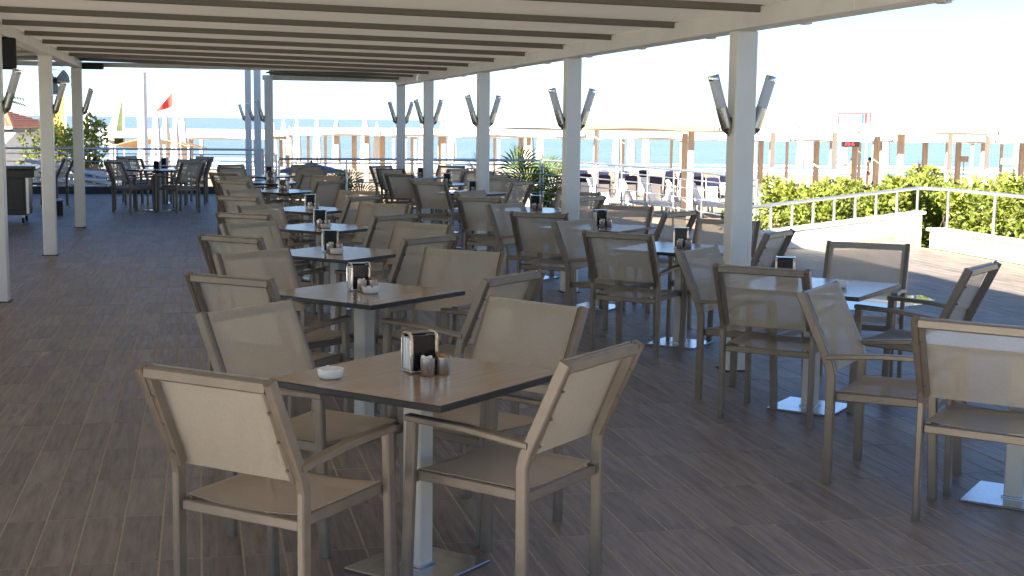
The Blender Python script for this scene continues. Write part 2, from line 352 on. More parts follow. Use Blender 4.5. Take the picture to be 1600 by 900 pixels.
# ---- terrace slab and its planks of tile
FAR_R, FAR_L = 26.0, 31.4            # far edges of the right part and of the left wing
RIGHT_EDGE = 9.9
def terrace():
    # outline seen from above (counter-clockwise)
    out = [(-9, -6), (RIGHT_EDGE, -6), (RIGHT_EDGE, 17.3), (7.9, 17.3), (7.9, 20.0), (6.9, 25.1), (6.5, FAR_R), (1.45, FAR_R), (1.45, FAR_L), (-9, FAR_L)]
    mb = MB(); n = len(out)
    mb.add([(x, y, -0.0014) for x, y in out] + [(x, y, -1.6) for x, y in out], [tuple(range(n))] + [(i, n + i, n + (i + 1) % n, (i + 1) % n) for i in range(n)])
    slab = struct(mb.build('terrace_floor', 'grout'))
    def inside(x, y):
        if y > 17.2 and x > 7.8: return False
        if y > 20 and x > 7.85 - (y - 20) * 0.2: return False
        if y > FAR_R - .05 and x > 1.4: return False
        return -6 < x < RIGHT_EDGE - .02 and -2 < y < FAR_L
    g = 0.0032; w, d = TPX - 2 * g, TPY - 2 * g; c = 0.0015
    def tile_mesh(mb, x, y, dz, tx, ty):
        hx, hy = w / 2, d / 2
        vs = [(x - hx, y - hy, -.003), (x + hx, y - hy, -.003), (x + hx, y + hy, -.003), (x - hx, y + hy, -.003)]
        for (sx, sy) in ((-1, -1), (1, -1), (1, 1), (-1, 1)): vs.append((x + sx * (hx - c), y + sy * (hy - c), dz + tx * sx + ty * sy))
        mb.add(vs, [(4, 5, 6, 7), (0, 1, 5, 4), (1, 2, 6, 5), (2, 3, 7, 6), (3, 0, 4, 7)])
    one = MB(); tile_mesh(one, 0, 0, 0, 0, 0); one_me = one.mesh('tile', 'floor_tile')
    cand = []; rest = []
    for i in range(-36, 68):
        for j in range(-13, 44):
            x, y = TX0 + (i + .5) * TPX, TY0 + (j + .5) * TPY
            if not inside(x, y): continue
            p = Vector((x, y, -EYE)); z = p.dot(FWD); vis = False
            if z > 1:
                u, v = 800 + F_PX * p.dot(RGT) / z, 450 - F_PX * p.dot(UPV) / z
                vis = 0 < u < 1600 and 0 < v < 915
            (cand if vis else rest).append((z, x, y))
    cand.sort(); rest += cand[300:]
    rnd = random.Random(2)
    for (_, x, y) in cand[:300]:
        o = link('tile', one_me, slab, (x, y, rnd.uniform(-.0006, .0006)))
        o.rotation_euler = (rnd.gauss(0, .0012), rnd.gauss(0, .003), 0)
    mb = MB()
    for (_, x, y) in rest: tile_mesh(mb, x, y, rnd.uniform(-.0006, .0006), rnd.gauss(0, .0002), rnd.gauss(0, .0003))
    o = mb.build('tile_field', 'floor_tile', slab); o['kind'] = 'stuff'
    # kerb across the end of the left wing
    k = MB(); k.box((-3.7, FAR_L - .1, .075), (10.2, .22, .16), ch=.01); struct(k.build('kerb', 'dark_stone'))
terrace()
# thin film of water drying on the tiles
def puddle():
    pts = [(1292, 476), (1330, 468), (1380, 463), (1440, 461), (1462, 469), (1440, 476), (1395, 481), (1340, 484), (1300, 483)]
    mb = MB(); vs = [tuple(at_z(x, y, 0.0035)) for x, y in pts]; mb.add(vs, [tuple(range(len(vs)))][::-1])
    struct(mb.build('water_puddle', 'puddle'))
puddle()

# ================================================================== pergola over the terrace
POST_Y = [8.75, 13.10, 17.45, 21.80]
RX, LX, MX = 3.60, -1.80, 1.22
def roof_z(x): return 2.555 - 0.0185 * (x + 1.8) if x > -1.8 else 2.555 + 0.03 * (x + 1.8)
NEAR_END = 1.5  # roof ends here, out of view, so bounced sun brightens the near tables
def pergola():
    root = thing('terrace_pergola', 'white post pergola with a beige fabric roof over the tables', 'pergola', (0, 0, 0))
    pm = MB(); pm.box((0, 0, 1.16), (.15, .15, 2.32), ch=.008); me_r = pm.mesh('post', 'white_post')
    pf = MB(); pf.box((0, 0, .004), (.19, .19, .008), ch=.002); me_f = pf.mesh('foot_plate', 'dark_iron')
    pl = MB(); pl.box((0, 0, 1.21), (.15, .15, 2.42), ch=.008); me_l = pl.mesh('post', 'white_post')
    ys_r = [NEAR_END + .1, 4.40] + POST_Y + [24.9]
    for y in ys_r:
        p = link('post', me_r, root, (RX, y, 0)); link('foot_plate', me_f, p)
    for y in [NEAR_END + .1, 4.40] + POST_Y:
        p = link('post', me_l, root, (LX, y, 0)); link('foot_plate', me_f, p)
    pc = MB(); pc.box((0, 0, 1.225), (.15, .15, 2.45), ch=.008)
    p = link('post', pc.mesh('post', 'white_post'), root, (MX, 24.95, 0)); link('foot_plate', me_f, p)
    # beams in bolted lengths
    def beam(x, y0, y1, zb, h, w):
        mb = MB(); mb.box((x, (y0 + y1) / 2, zb + h / 2), (w, y1 - y0 - .006, h), ch=.006); return mb.build('beam', 'white_post', root)
    edges = [NEAR_END, 4.40, 7.0, 10.6, 14.2, 17.8, 21.4, 25.05]
    for a, b in zip(edges[:-1], edges[1:]): beam(RX, a, b, 2.3205, .13, .16)
    for a, b in zip([NEAR_END, 4.4, 8.75, 13.1, 17.45], [4.4, 8.75, 13.1, 17.45, 21.95]): beam(LX, a, b, 2.4205, .125, .14)
    mb = MB(); mb.box(((RX + MX) / 2, 25.12, 2.42), (RX - MX + .2, .10, .09), ch=.006); mb.build('beam', 'white_post', root)
    mb = MB(); mb.box((MX - 1.4, 22.3, 2.49), (6.4, .08, .07), ch=.005); mb.build('beam', 'white_post', root)
    # small brackets under the outer edge of the right beam
    bm = MB(); bm.box((0, 0, 0), (.05, .09, .03), ch=.004); bme = bm.mesh('bracket', 'white_post')
    for k in range(11): link('bracket', bme, root, (RX + .115, 6.4 + k * 1.63, 2.335))
    # transverse bars with fabric panels slung between them
    bars = [13.2 + 1.63 * k for k in range(-11, 8)]
    bars = [y for y in bars if NEAR_END < y < 25.3]
    ends = [NEAR_END] + bars + [25.15]
    for y in bars:
        x0 = -1.72 if y < 22.2 else MX
        mb = MB(); x1 = RX + .12
        mb.sweep([(x0, y, roof_z(x0) - .022), (x1, y, roof_z(x1) - .022)], .035, .048, side=(0, 1, 0), ch=.004); mb.build('roof_bar', 'roof_bar', root)
        if y < 22.2:
            mb = MB(); mb.sweep([(-5.55, y, roof_z(-5.55) - .016), (-1.9, y, roof_z(-1.9) - .02)], .035, .04, side=(0, 1, 0), ch=.004); mb.build('roof_bar', 'roof_fabric', root)
    for k, (a, b) in enumerate(zip(ends[:-1], ends[1:])):
        def panel(xa, xb, y0, y1, nm, mt='roof_fabric'):
            rnd = random.Random(int(y0 * 100)); s0 = rnd.uniform(.012, .03)
            def fn(u, v):
                x = xa + (xb - xa) * u; y = y0 + (y1 - y0) * v
                return (x, y, roof_z(x) + .012 - s0 * math.sin(math.pi * v) * (0.8 + .2 * math.sin(u * 9 + k)))
            mb = MB(); mb.sheet(fn, 16, 8); mb.build(nm, mt, root)
        if b <= 22.9 or a < 22.0:
            panel(-1.83, RX + .14, a, min(b, 22.35) if a < 22.3 < b else b, 'roof_panel')
            panel(-8.6 if b < 19.9 else -5.55, -1.83, a, min(b, 22.35), 'roof_panel', 'roof_sheet')
            if b > 22.35: panel(MX - .05, RX + .14, 22.36, b, 'roof_panel')
        else: panel(MX - .05, RX + .14, a, b, 'roof_panel')
    return root
pergola()
# taller posts of the neighbouring pergola beyond the left wing
def back_pergola():
    root = thing('entrance_pergola', 'tall white posts with a cross beam beyond the corner of the terrace roof', 'pergola')
    me = MB(); me.box((0, 0, 1.65), (.15, .15, 3.3), ch=.008); me = me.mesh('post', 'white_post')
    ps = [at_depth(402.5, 200, 29.9), at_depth(388, 200, 34.0)]
    for p in ps: link('post', me, root, (p.x, p.y, 0.0 if p.y < FAR_L else -.0))
    mb = MB(); a, b = ps; mb.sweep([(a.x, a.y - .4, 3.36), (b.x, b.y + .4, 3.36)], .12, .12); mb.build('beam', 'white_post', root)
    return ps
BACK = back_pergola()

# ---- tube lamps on the posts
def make_lamp():
    root = thing('post_lamp', 'x', 'lamp')
    T = Matrix.Rotation(R(17), 4, 'Y')
    def tr(mb): mb.v = [tuple(T @ Vector(v)) for v in mb.v]; return mb
    b = MB(); b.lathe([(0.0, -.02), (.037, .035), (.0385, .045), (.0385, .185), (.036, .188)], 20)
    tr(b).build('metal_tube', 'brushed_steel', root)
    g = MB(); g.lathe([(.0365, .186), (.0375, .19), (.0375, .375), (.036, .379)], 20); tr(g).build('lamp_shade', 'lamp_glass', root)
    c = MB(); c.lathe([(.039, .376), (.0395, .38), (.0395, .404), (.036, .409), (0, .409)], 20); tr(c).build('end_cap', 'chrome', root)
    k = MB(); k.box((-.004, 0, .075), (.026, .04, .07), ch=.004); k.build('bracket', 'dark_iron', root)
    return root
lamp0 = make_lamp(); lamp_used = [False]
def put_lamp(x, y, z, side, label):
    rz = 0 if side > 0 else math.pi
    loc = (x + side * .092, y, z)
    if not lamp_used[0]:
        lamp_used[0] = True; lamp0.location = loc; lamp0.rotation_euler.z = rz; lamp0['label'] = label; lamp0['group'] = 'tube lamps on the posts'
    else: copy_tree(lamp0, loc, rz, label, 'tube lamps on the posts')
ys = [24.9] + POST_Y[::-1]
for i, y in enumerate(ys):
    for s, nm in ((-1, 'tables side'), (1, 'outer side')):
        put_lamp(RX, y, 1.63, s, 'tilted steel tube lamp, %s of %s right-row post from sea railing' % (nm, ORD[i]))
for i, y in enumerate(POST_Y[::-1]):
    for s, nm in ((1, 'tables side'),):
        put_lamp(LX, y, 1.72, s, 'tilted steel tube lamp, %s of %s left-row post from sea railing' % (nm, ORD[i]))
for i, p in enumerate([Vector((MX, 24.95, 0))] + BACK):
    put_lamp(p.x, p.y, 1.63, -1, 'tilted steel tube lamp on the %s of three posts where the roof steps back' % ORD[i])

# ---- loudspeakers and fan on the left beam
def speaker(loc, size, rz, label):
    r = thing('loudspeaker', label, 'speaker', loc, rz)
    b = MB(); b.box((0, 0, 0), size, ch=.012); b.build('cabinet', 'speaker_black', r)
    g = MB(); g.box((0, -size[1] / 2 - .006, 0), (size[0] * .86, .01, size[2] * .86), ch=.003); g.build('grille', 'speaker_black', r)
    k = MB(); k.box((0, size[1] / 2 + .02, 0), (.05, .04, size[2] * .5)); k.build('bracket', 'dark_iron', r)
speaker((-1.79, 13.65, 2.27), (.24, .22, .29), R(12), 'black loudspeaker hung upright under the left roof beam')
speaker((-1.60, 22.05, 2.455), (.36, .18, .09), 0, 'flat black loudspeaker box under the end of left roof beam')
def fan():
    c = at_depth(86, 126, 22.3); r = thing('wall_fan', 'round wall fan with wire guard mounted on left white post', 'fan', c, R(6))
    mb = MB(); rad = .24
    for k in range(30):
        a = 2 * math.pi * k / 30
        mb.tube([(math.cos(a) * .05, -.09, math.sin(a) * .05), (math.cos(a) * rad * .7, -.085, math.sin(a) * rad * .7), (math.cos(a) * rad, -.01, math.sin(a) * rad), (math.cos(a) * rad * .6, .07, math.sin(a) * rad * .6)], .0022, 4, cap=False)
    for rr, y in ((rad, -.01), (rad * .7, -.085), (.05, -.09)):
        mb.tube([(math.cos(2 * math.pi * k / 28) * rr, y, math.sin(2 * math.pi * k / 28) * rr) for k in range(29)], .004, 5, cap=False)
    mb.build('guard', 'fan_grey', r)
    for k in range(3):
        a0 = 2 * math.pi * k / 3 + .4; mb = MB()
        def fn(u, v):
            rr = .04 + .175 * u; a = a0 + (v - .5) * (1.3 - .2 * u); return (math.cos(a) * rr, -.03 + (v - .5) * .05, math.sin(a) * rr)
        mb.sheet(fn, 5, 5, thick=.003); mb.build('blade', 'fan_blade', r)
    mb = MB(); mb.tube([(0, -.06, 0), (0, .03, 0), (0, .12, 0)], [.03, .055, .05], 12); mb.build('motor', 'dark_iron', r)
    mb = MB(); mb.sweep([(0, .10, 0), (.05, .16, -.03), (.16, .16, -.03)], .03, .03); mb.build('arm', 'dark_iron', r)
fan()

# ================================================================== furniture
CH = 0.905
def make_chair():
    root = thing('armchair', 'x', 'chair')
    hw = .262
    for s in (-1, 1):
        mb = MB(); mb.sweep([(s * hw, -.235, 0), (s * hw, -.232, .525), (s * hw, -.245, .575), (s * hw, -.397, CH)], .028, .044, side=(1, 0, 0)); mb.build('leg', 'taupe_metal', root)
        mb = MB(); mb.sweep([(s * hw, .262, 0), (s * hw, .235, .628)], .030, .042, side=(1, 0, 0)); mb.build('leg', 'taupe_metal', root)
        mb = MB(); mb.sweep([(s * hw, .258, .640), (s * hw, .0, .632), (s * hw, -.258, .606)], .042, .024, side=(1, 0, 0)); mb.build('armrest', 'taupe_metal', root)
        mb = MB(); mb.sweep([(s * (hw - .0245), -.241, .555), (s * (hw - .0245), -.388, CH - .012)], .019, .036, side=(1, 0, 0))
        for k in range(3):
            z = .61 + k * .10; y = -.241 - (z - .555) * .436
            mb.tube([(s * (hw - .0245), y - .014, z - .006), (s * (hw - .0245), y - .025, z - .010)], .0055, 8)
        mb.build('sling_rail', 'taupe_metal', root)
    mb = MB(); mb.sweep([(-hw + .016, -.388, CH - .020), (hw - .016, -.388, CH - .020)], .034, .040); mb.build('top_rail', 'taupe_metal', root)
    mb = MB()
    for s in (-1, 1): mb.sweep([(s * (hw - .028), -.214, .418), (s * (hw - .028), .226, .428)], .024, .040, side=(1, 0, 0))
    mb.sweep([(-hw + .018, .240, .418), (hw - .018, .240, .418)], .024, .036); mb.sweep([(-hw + .018, -.226, .41), (hw - .018, -.226, .41)], .022, .036)
    mb.build('seat_frame', 'taupe_metal', root)
    w2 = hw - .020
    def seat(u, v):
        x = (u - .5) * 2 * w2; y = -.215 + .44 * v
        sag = .016 * (1 - (2 * u - 1) ** 2); return (x, y, .4455 + .008 * v - sag)
    mb = MB(); mb.sheet(seat, 10, 8, thick=.0025); mb.build('seat', 'mesh_fabric', root)
    w3 = hw - .012
    def back(u, v):
        z = .545 + (CH + .004 - .545) * v; x = (u - .5) * 2 * w3
        y = -.2085 - (z - .545) * .436 - .008 * (1 - (2 * u - 1) ** 2) * math.sin(math.pi * min(1, v * .8 + .1)); return (x, y, z)
    mb = MB(); mb.sheet(back, 10, 8, thick=.0025); mb.build('backrest', 'mesh_fabric', root)
    return root
chair0 = make_chair(); chair_used = [False]
def put_chair(x, y, rz, label, group='armchairs around the tables'):
    loc = (x, y, 0)
    if not chair_used[0]:
        chair_used[0] = True; chair0.location = loc; chair0.rotation_euler.z = rz; chair0['label'] = label; chair0['group'] = group; return chair0
    return copy_tree(chair0, loc, rz, label, group)

TH = 0.745
def make_table():
    root = thing('cafe_table', 'x', 'table')
    s = .805; h = .024
    mb = MB(); mb.box((0, 0, TH - h / 2), (s, s, h), mi=1, ch=.002)
    mb.add([(-s / 2 + .004, -s / 2 + .004, TH + .0006), (s / 2 - .004, -s / 2 + .004, TH + .0006), (s / 2 - .004, s / 2 - .004, TH + .0006), (-s / 2 + .004, s / 2 - .004, TH + .0006)], [(0, 1, 2, 3)], 0)
    mb.build('tabletop', ['laminate', 'black_edge'], root)
    mb = MB(); mb.box((0, 0, TH - h - .010), (.30, .30, .012), ch=.002); mb.box((0, 0, TH - h - .028), (.11, .11, .024)); mb.build('top_bracket', 'dark_iron', root)
    mb = MB(); mb.box((0, 0, .014 + (TH - .040 - .014 - h) / 2), (.084, .084, TH - .040 - .014 - h), ch=.006); mb.build('column', 'cream_metal', root)
    mb = MB(); mb.box((0, 0, .007), (.40, .40, .012), ch=.003); mb.box((0, 0, .017), (.10, .10, .008), ch=.002); mb.build('base_plate', 'steel_plate', root)
    return root
table0 = make_table(); table_used = [False]
def make_holder():
    root = thing('napkin_holder', 'x', 'napkin holder')
    # chrome end hoops, black front and back plates, napkins showing at the open sides
    for s in (-1, 1):
        mb = MB(); x = s * .052; pts = [(x, -.042, .004), (x, -.042, .13), (x, -.034, .147), (x, -.02, .154), (x, .02, .154), (x, .034, .147), (x, .042, .13), (x, .042, .004)]
        mb.sweep(pts, .012, .006, side=(1, 0, 0), ch=.001); mb.build('hoop', 'chrome', root)
    for s in (-1, 1):
        mb = MB(); mb.box((0, s * .040, .076), (.094, .004, .138), ch=.001); mb.build('side_plate', 'black_gloss', root)
    mb = MB(); mb.box((0, 0, .1525), (.094, .068, .004), ch=.001); mb.build('top_plate', 'black_gloss', root)
    mb = MB(); mb.box((0, 0, .006), (.108, .09, .008), ch=.002); mb.build('base', 'chrome', root)
    mb = MB()
    for k in range(8): mb.box((0, -.030 + k * .0086, .073), (.108 - .003 * (k % 3), .0062, .122), ch=.001)
    mb.build('napkins', 'napkin', root)
    return root
def make_cup(nm, mt):
    root = thing('sugar_cup', 'x', 'cup')
    mb = MB(); mb.lathe([(0, .001), (.027, .001), (.0285, .004), (.0285, .066), (.0275, .067), (.0265, .066), (.0265, .05), (0, .05)], 24); mb.build('cup', 'brushed_steel', root)
    mb = MB(); rnd = random.Random(11)
    for k in range(14):
        a = rnd.uniform(0, 6.28); r = rnd.uniform(0, .018); mb.box((r * math.cos(a), r * math.sin(a), .062 + rnd.uniform(-.004, .009)), (.012, .016, .012), ch=.002, rz=a)
    mb.build(nm, mt, root); return root
holder0 = make_holder(); cupw0 = make_cup('white_sugar', 'sugar'); cupb0 = make_cup('brown_sugar', 'brown_sugar')
def make_ashtray():
    mb = MB(); mb.lathe([(0, .002), (.040, .002), (.044, .006), (.047, .012), (.049, .028), (.0495, .034), (.047, .036), (.044, .034), (.042, .014), (.036, .008), (0, .008)], 28)
    for k in range(3):
        a = 2.1 * k + .5; mb.box((.0465 * math.cos(a), .0465 * math.sin(a), .0375), (.008, .011, .005), ch=.001, rz=a)
    o = mb.build('ashtray', 'ceramic'); tag(o, 'x', 'ashtray'); return o
ash0 = make_ashtray(); used = {}
def put(proto, loc, rz, label, group):
    if proto.name not in used:
        used[proto.name] = 1; proto.location = loc; proto.rotation_euler.z = rz; proto['label'] = label; proto['group'] = group; return proto
    return copy_tree(proto, loc, rz, label, group)
rt = random.Random(21)
def set_table(x, y, rz, where, cups=True, ash=None, hold=None, hrz=None):
    put(table0, (x, y, 0), rz, 'square brown laminate table on a steel base plate, %s' % where, 'square tables on the terrace')
    hx, hy = hold if hold else (x + rt.uniform(-.03, .03), y + rt.uniform(.0, .06)); z = TH + .001
    a = hrz if hrz is not None else R(-14) + rt.uniform(-.25, .25)
    put(holder0, (hx, hy, z), a, 'chrome and black napkin holder on %s' % where, 'napkin holders')
    if cups:
        ca, sa = math.cos(a), math.sin(a)
        for k, (pr, nm) in enumerate(((cupw0, 'white'), (cupb0, 'brown'))):
            ox, oy = -.005 + k * .061, -.083; put(pr, (hx + ox * ca - oy * sa, hy + ox * sa + oy * ca, z), rt.uniform(0, 6), 'small steel cup of %s sugar sachets, %s' % (nm, where), 'sugar cups')
    if ash: put(ash0, (*ash, z), rt.uniform(0, 6), 'round white ceramic ashtray on %s' % where, 'ashtrays')

SIDES = {'SW': (-45, 'facing the sea'), 'SE': (45, 'facing the sea'), 'NW': (-135, 'back to the sea'), 'NE': (135, 'back to the sea')}
# top-rail ends of the chair backs as seen in the photograph (x1,y1,x2,y2)
SEEN = {
 'T1': dict(SW=(228, 578, 416, 602), SE=(889, 571, 991, 542), NW=(316.5, 494, 448, 473.6), NE=(762, 466, 920, 487)),
 'T2': dict(SW=(306, 432.5, 412.5, 441), SE=(765, 440, 840, 428), NW=(350, 399, 437, 392.5), NE=(675, 392, 779, 397.5)),
 'T3': dict(SW=(320, 370, 400, 375), SE=(636, 376, 710, 371), NW=(354, 352, 423, 348), NE=(627.5, 349, 699, 354)),
 'T4': dict(SW=(347, 337, 413, 336), SE=(587, 340, 652, 337), NW=(371, 324, 437, 321), NE=(571, 320, 632, 321)),
 'T5': dict(SW=(335, 309, 391, 309), SE=(546, 311, 594, 307.5), NW=(354, 299, 407, 296), NE=(536, 299, 587, 301)),
 'T6': dict(SW=(340, 284, 386, 284), SE=(497, 285, 536, 284), NW=(351, 277.5, 386, 276), NE=(484, 275, 528, 276)),
 'T7': dict(SW=(329, 271, 369, 273), SE=(465, 274, 505, 272), NW=(342, 266, 377, 265), NE=None),
 'T8': dict(SW=None, SE=None, NW=None, NE=None),
 'U1': dict(NW=(1253, 461, 1303, 444), SW=(1443, 503, 1622, 519)),
 'U2': dict(SW=(1120.6, 418, 1260, 426.5), SE=(1510, 425, 1561, 413), NW=(1069, 395.5, 1110, 388.6), NE=(1296, 380, 1418, 385)),
 'U3': dict(SW=(916, 365, 1015, 370), SE=(1196, 369, 1240, 361), NW=(870, 347.5, 920, 346), NE=(1087.5, 344, 1190, 348)),
 'U4': dict(SW=(805, 335, 880, 336), SE=(1037, 335, 1090, 332), NW=(766, 321, 812, 320), NE=(945, 322.5, 1014, 325)),
 'U5': dict(SW=(720, 310, 777, 312), SE=(902, 310, 946, 310), NW=(712, 300, 755, 300), NE=(878, 301, 930, 302)),
 'U6': dict(SW=(637, 284, 686, 286), SE=(802, 287, 831, 285), NW=None, NE=(766, 279, 807, 280)),
 'U7': dict(SW=(595, 272, 635, 274), SE=None, NW=(600, 266, 630, 266), NE=None),
 'U8': dict(SW=None, SE=(701, 265, 730, 265), NW=None, NE=(687, 260, 724, 260)),
}
TAB = {'T1': (0.79, 4.99), 'T2': (.88, 7.50), 'T3': (.96, 9.78), 'T4': (1.05, 12.1), 'T5': (1.12, 14.55), 'T6': (1.09, 18.2), 'T7': (1.06, 20.7), 'T8': (1.12, 23.0),
       'U1': (3.63, 5.42), 'U2': (3.57, 7.46), 'U3': (3.60, 9.85), 'U4': (3.55, 11.95), 'U5': (3.53, 14.3), 'U6': (3.56, 17.8), 'U7': (3.62, 20.3), 'U8': (3.62, 22.75)}
def chairs_at(key, x, y, where, nominal=.80):
    row = SEEN.get(key, {}); d = .2 + .49 * nominal
    for sd, (ang, face) in SIDES.items():
        if sd not in row: continue
        seen = row[sd]; fwd = Vector((math.cos(R(90 + ang)), math.sin(R(90 + ang)), 0))      # chair looks along fwd
        if seen:
            a, b = at_z(seen[0], seen[1], CH - .012), at_z(seen[2], seen[3], CH - .012); mid = (a + b) / 2
            v = b - a; meas = math.degrees(math.atan2(v.y, v.x))
            nom = ang if abs(ang) < 90 else (ang + 180 if ang < 0 else ang - 180)
            dv = max(-14, min(14, meas - nom)); wgt = .8 if mid.y < 9 else (.5 if mid.y < 13 else .2)
            rot = R(ang + dv * wgt); f = Vector((-math.sin(rot), math.cos(rot), 0)); pos = mid + f * .392
            # a chair never stands inside its table: keep at least a hand between column and seat
            c = Vector((x, y, 0)); off = pos - c; off.z = 0
            along = -off.dot(f)
            if mid.y > 12: along = max(.42, min(.75, along)); lat = off + f * along; lat *= max(0, min(1, .2 / max(.001, lat.length))); pos = c - f * along + lat
        else:
            rot = R(ang + rt.uniform(-5, 5)); f = Vector((-math.sin(rot), math.cos(rot), 0)); pos = Vector((x, y, 0)) - f * rt.uniform(.50, .62)
        inner = 'W' in sd
        side = ('aisle side' if inner else 'inner side') if key[0] == 'T' else ('inner side' if inner else 'open side')
        put_chair(pos.x, pos.y, rot, 'taupe mesh armchair, %s, %s, at %s' % (side, face, where))
nT = 8
for k in range(8, 0, -1):
    where = '%s aisle-row table from railing' % ORD[8 - k]
    x, y = TAB['T%d' % k]
    if k == 1: set_table(x, y, R(45 - 1.5), where, ash=(.46, 4.985), hold=(.805, 5.06), hrz=R(16))
    elif k == 2: set_table(x, y, R(42), where, ash=(x + .03, y - .06), hold=(x - .02, y + .08), hrz=R(10))
    elif k == 3: set_table(x, y, R(45), where, ash=(x - .02, y - .12), hold=(x - .05, y + .06))
    else: set_table(x, y, R(45 + rt.uniform(-3, 3)), where, ash=(x + .02, y - .12) if k in (4, 5) else None)
    chairs_at('T%d' % k, x, y, where)
for k in range(8, 0, -1):
    where = '%s post-row table from railing' % ORD[8 - k]
    x, y = TAB['U%d' % k]
    set_table(x, y, R(45 + (0 if k < 3 else rt.uniform(-3, 3))), where, ash=(x + .10, y - .12) if k in (2,) else None, hold=(x - .12, y + .16) if k == 2 else ((x + .22, y + .05) if k == 1 else None))
    if k == 1:
        chairs_at('U1', x, y, where)
    else: chairs_at('U%d' % k, x, y, where)
# round-table group on the left wing: two square tables pushed in line, and one chair by the cart
g1 = at_z(247, 265, TH); g2 = at_z(256, 258.5, TH)
for k, g in enumerate((g1, g2)):
    where = ('left-wing table nearer the kitchen cart', 'left-wing table nearer the stacked sunbeds')[k]
    set_table(g.x, g.y, R(45 + 3 * k), where, cups=False)
    for sd, (ang, face) in SIDES.items():
        rot = R(ang + rt.uniform(-9, 9)); f = Vector((-math.sin(rot), math.cos(rot), 0)); p = Vector((g.x, g.y, 0)) - f * (.55 + .05 * k)
        put_chair(p.x, p.y, rot, 'dark taupe armchair, %s, %s, at %s' % ('wall side' if 'W' in sd else 'inner side', face, where))
p = at_z(88, 300, .2); put_chair(p.x, p.y - 1.2, R(75), 'single taupe armchair standing between the white left posts and stacked sunbeds', 'armchairs around the tables')

def occluder():  # invented block outside the view, added only to shade the left wing
    r = thing('occluder_building', 'plain cream restaurant building added unseen to shade the left wing', 'building', (-9.8, 24.4, 0))
    w, d, h = 8.4, 12.0, 7.0
    mb = MB(); mb.box((0, 0, h / 2 - .2), (w, d, h + .4)); mb.build('wall', 'white_wall', r)
    mb = MB(); mb.box((0, 0, h + .09), (w + .5, d + .5, .16), ch=.02); mb.build('roof', 'cream_metal', r)
    for k in range(3):
        y = -3.6 + 3.6 * k; mb = MB(); mb.box((w / 2 + .02, y, 1.25), (.08, 2.9, 2.3)); f = mb.build('window', 'taupe_metal', r)
        mb = MB(); mb.box((w / 2 + .062, y, 1.25), (.012, 2.74, 2.14)); mb.build('pane', 'black_gloss', f)
occluder()

# ---- dark service cart at the far left
def cart():
    c = at_z(20, 349, 0); r = thing('service_cart', 'dark wooden service cart on castors behind the left posts', 'cart', (c.x - .55, c.y + .25, 0), 0)
    w, d, h = 1.75, .60, .82
    b = MB(); b.box((0, 0, .10 + (h - .2) / 2 + .02), (w - .16, d - .06, h - .22), ch=.006); b.build('cabinet', 'dark_wood', r)
    b = MB(); b.box((.05, 0, h + .06), (w, d + .08, .05), ch=.006); b.build('worktop', 'black_gloss', r)
    b = MB(); b.box((.05, 0, h - .04), (w - .05, d + .02, .12), ch=.004); b.build('top_rail', 'dark_wood', r)
    for sx in (-.38, 0.38):
        b = MB(); b.box((sx * 1, -d / 2 + .022, .46), (.70, .012, .50), ch=.003); dd = b.build('door', 'dark_wood', r)
        b = MB(); b.tube([(sx * .2, -d / 2 + .005, .50), (sx * .2, -d / 2 - .012, .50), (sx * .2, -d / 2 - .012, .60), (sx * .2, -d / 2 + .005, .60)], .005, 6); b.build('handle', 'chrome', dd)
    b = MB(); b.box((w / 2 - .09, -d / 2 + .03, .47), (.045, .02, .64), ch=.003); b.build('corner_strip', 'brushed_steel', r)
    for sx in (-1, 1):
        for sy in (-1, 1):
            b = MB(); x, y = sx * (w / 2 - .17), sy * (d / 2 - .08); b.tube([(x - .016, y, .052), (x + .016, y, .052)], .048, 16)
            cs = b.build('castor', 'rubber', r); b = MB(); b.box((x, y, .105), (.05, .05, .03)); b.build('fork', 'brushed_steel', cs)
    put(holder0, (c.x - .35, c.y + .2, h + .087), .3, 'chrome and black napkin holder on the dark service cart', 'napkin holders')
    bb = thing('floor_bin', 'small dark box with a pale lid on floor beside the service cart', 'box', (c.x + .42, c.y + 1.9, 0), .2)
    b = MB(); b.box((0, 0, .12), (.30, .30, .24), ch=.01); b.build('body', 'dark_iron', bb); b = MB(); b.box((0, 0, .255), (.32, .32, .03), ch=.008); b.build('lid', 'steel_plate', bb)
cart()

# ================================================================== railings, walls, hedge
def railing(name, label, pts, heights, n_posts, base=0.0, rtop=.024, rbar=.011, rpost=.019):
    """pts: list of (x,y,z_floor); posts spread along the polyline"""
    root = thing(name, label, 'railing', pts[0]); o = Vector(pts[0])
    P = [Vector(p) - o for p in pts]
    for k, h in enumerate(heights):
        mb = MB(); mb.tube([p + Vector((0, 0, h)) for p in P], rtop if k == 0 else rbar, 10 if k == 0 else 6); mb.build('top_rail' if k == 0 else 'bar', 'rail_steel', root)
    seg = [(P[i + 1] - P[i]).length for i in range(len(P) - 1)]; tot = sum(seg)
    for q in range(n_posts):
        d = tot * q / (n_posts - 1); i = 0
        while i < len(seg) - 1 and d > seg[i]: d -= seg[i]; i += 1
        p = P[i].lerp(P[i + 1], min(1, d / seg[i]))
        mb = MB(); mb.tube([p + Vector((0, 0, -.01)), p + Vector((0, 0, heights[0]))], rpost, 8); mb.lathe([(.045, 0), (.045, .01), (.02, .014)], 10, c=tuple(p)); mb.build('post', 'rail_steel', root)
H5 = [1.0, .88, .70, .52, .33]
railing('sea_railing', 'steel railing with thin bars along the far kerb of the left wing', [(-6.5, FAR_L - .1, .155), (1.38, FAR_L - .1, .155)], [.83, .72, .55, .38, .2], 6)
railing('sea_railing', 'steel railing running beside the white posts between wing and right terrace', [(1.40, FAR_L - .2, 0), (1.40, FAR_R - .08, 0)], H5, 5)
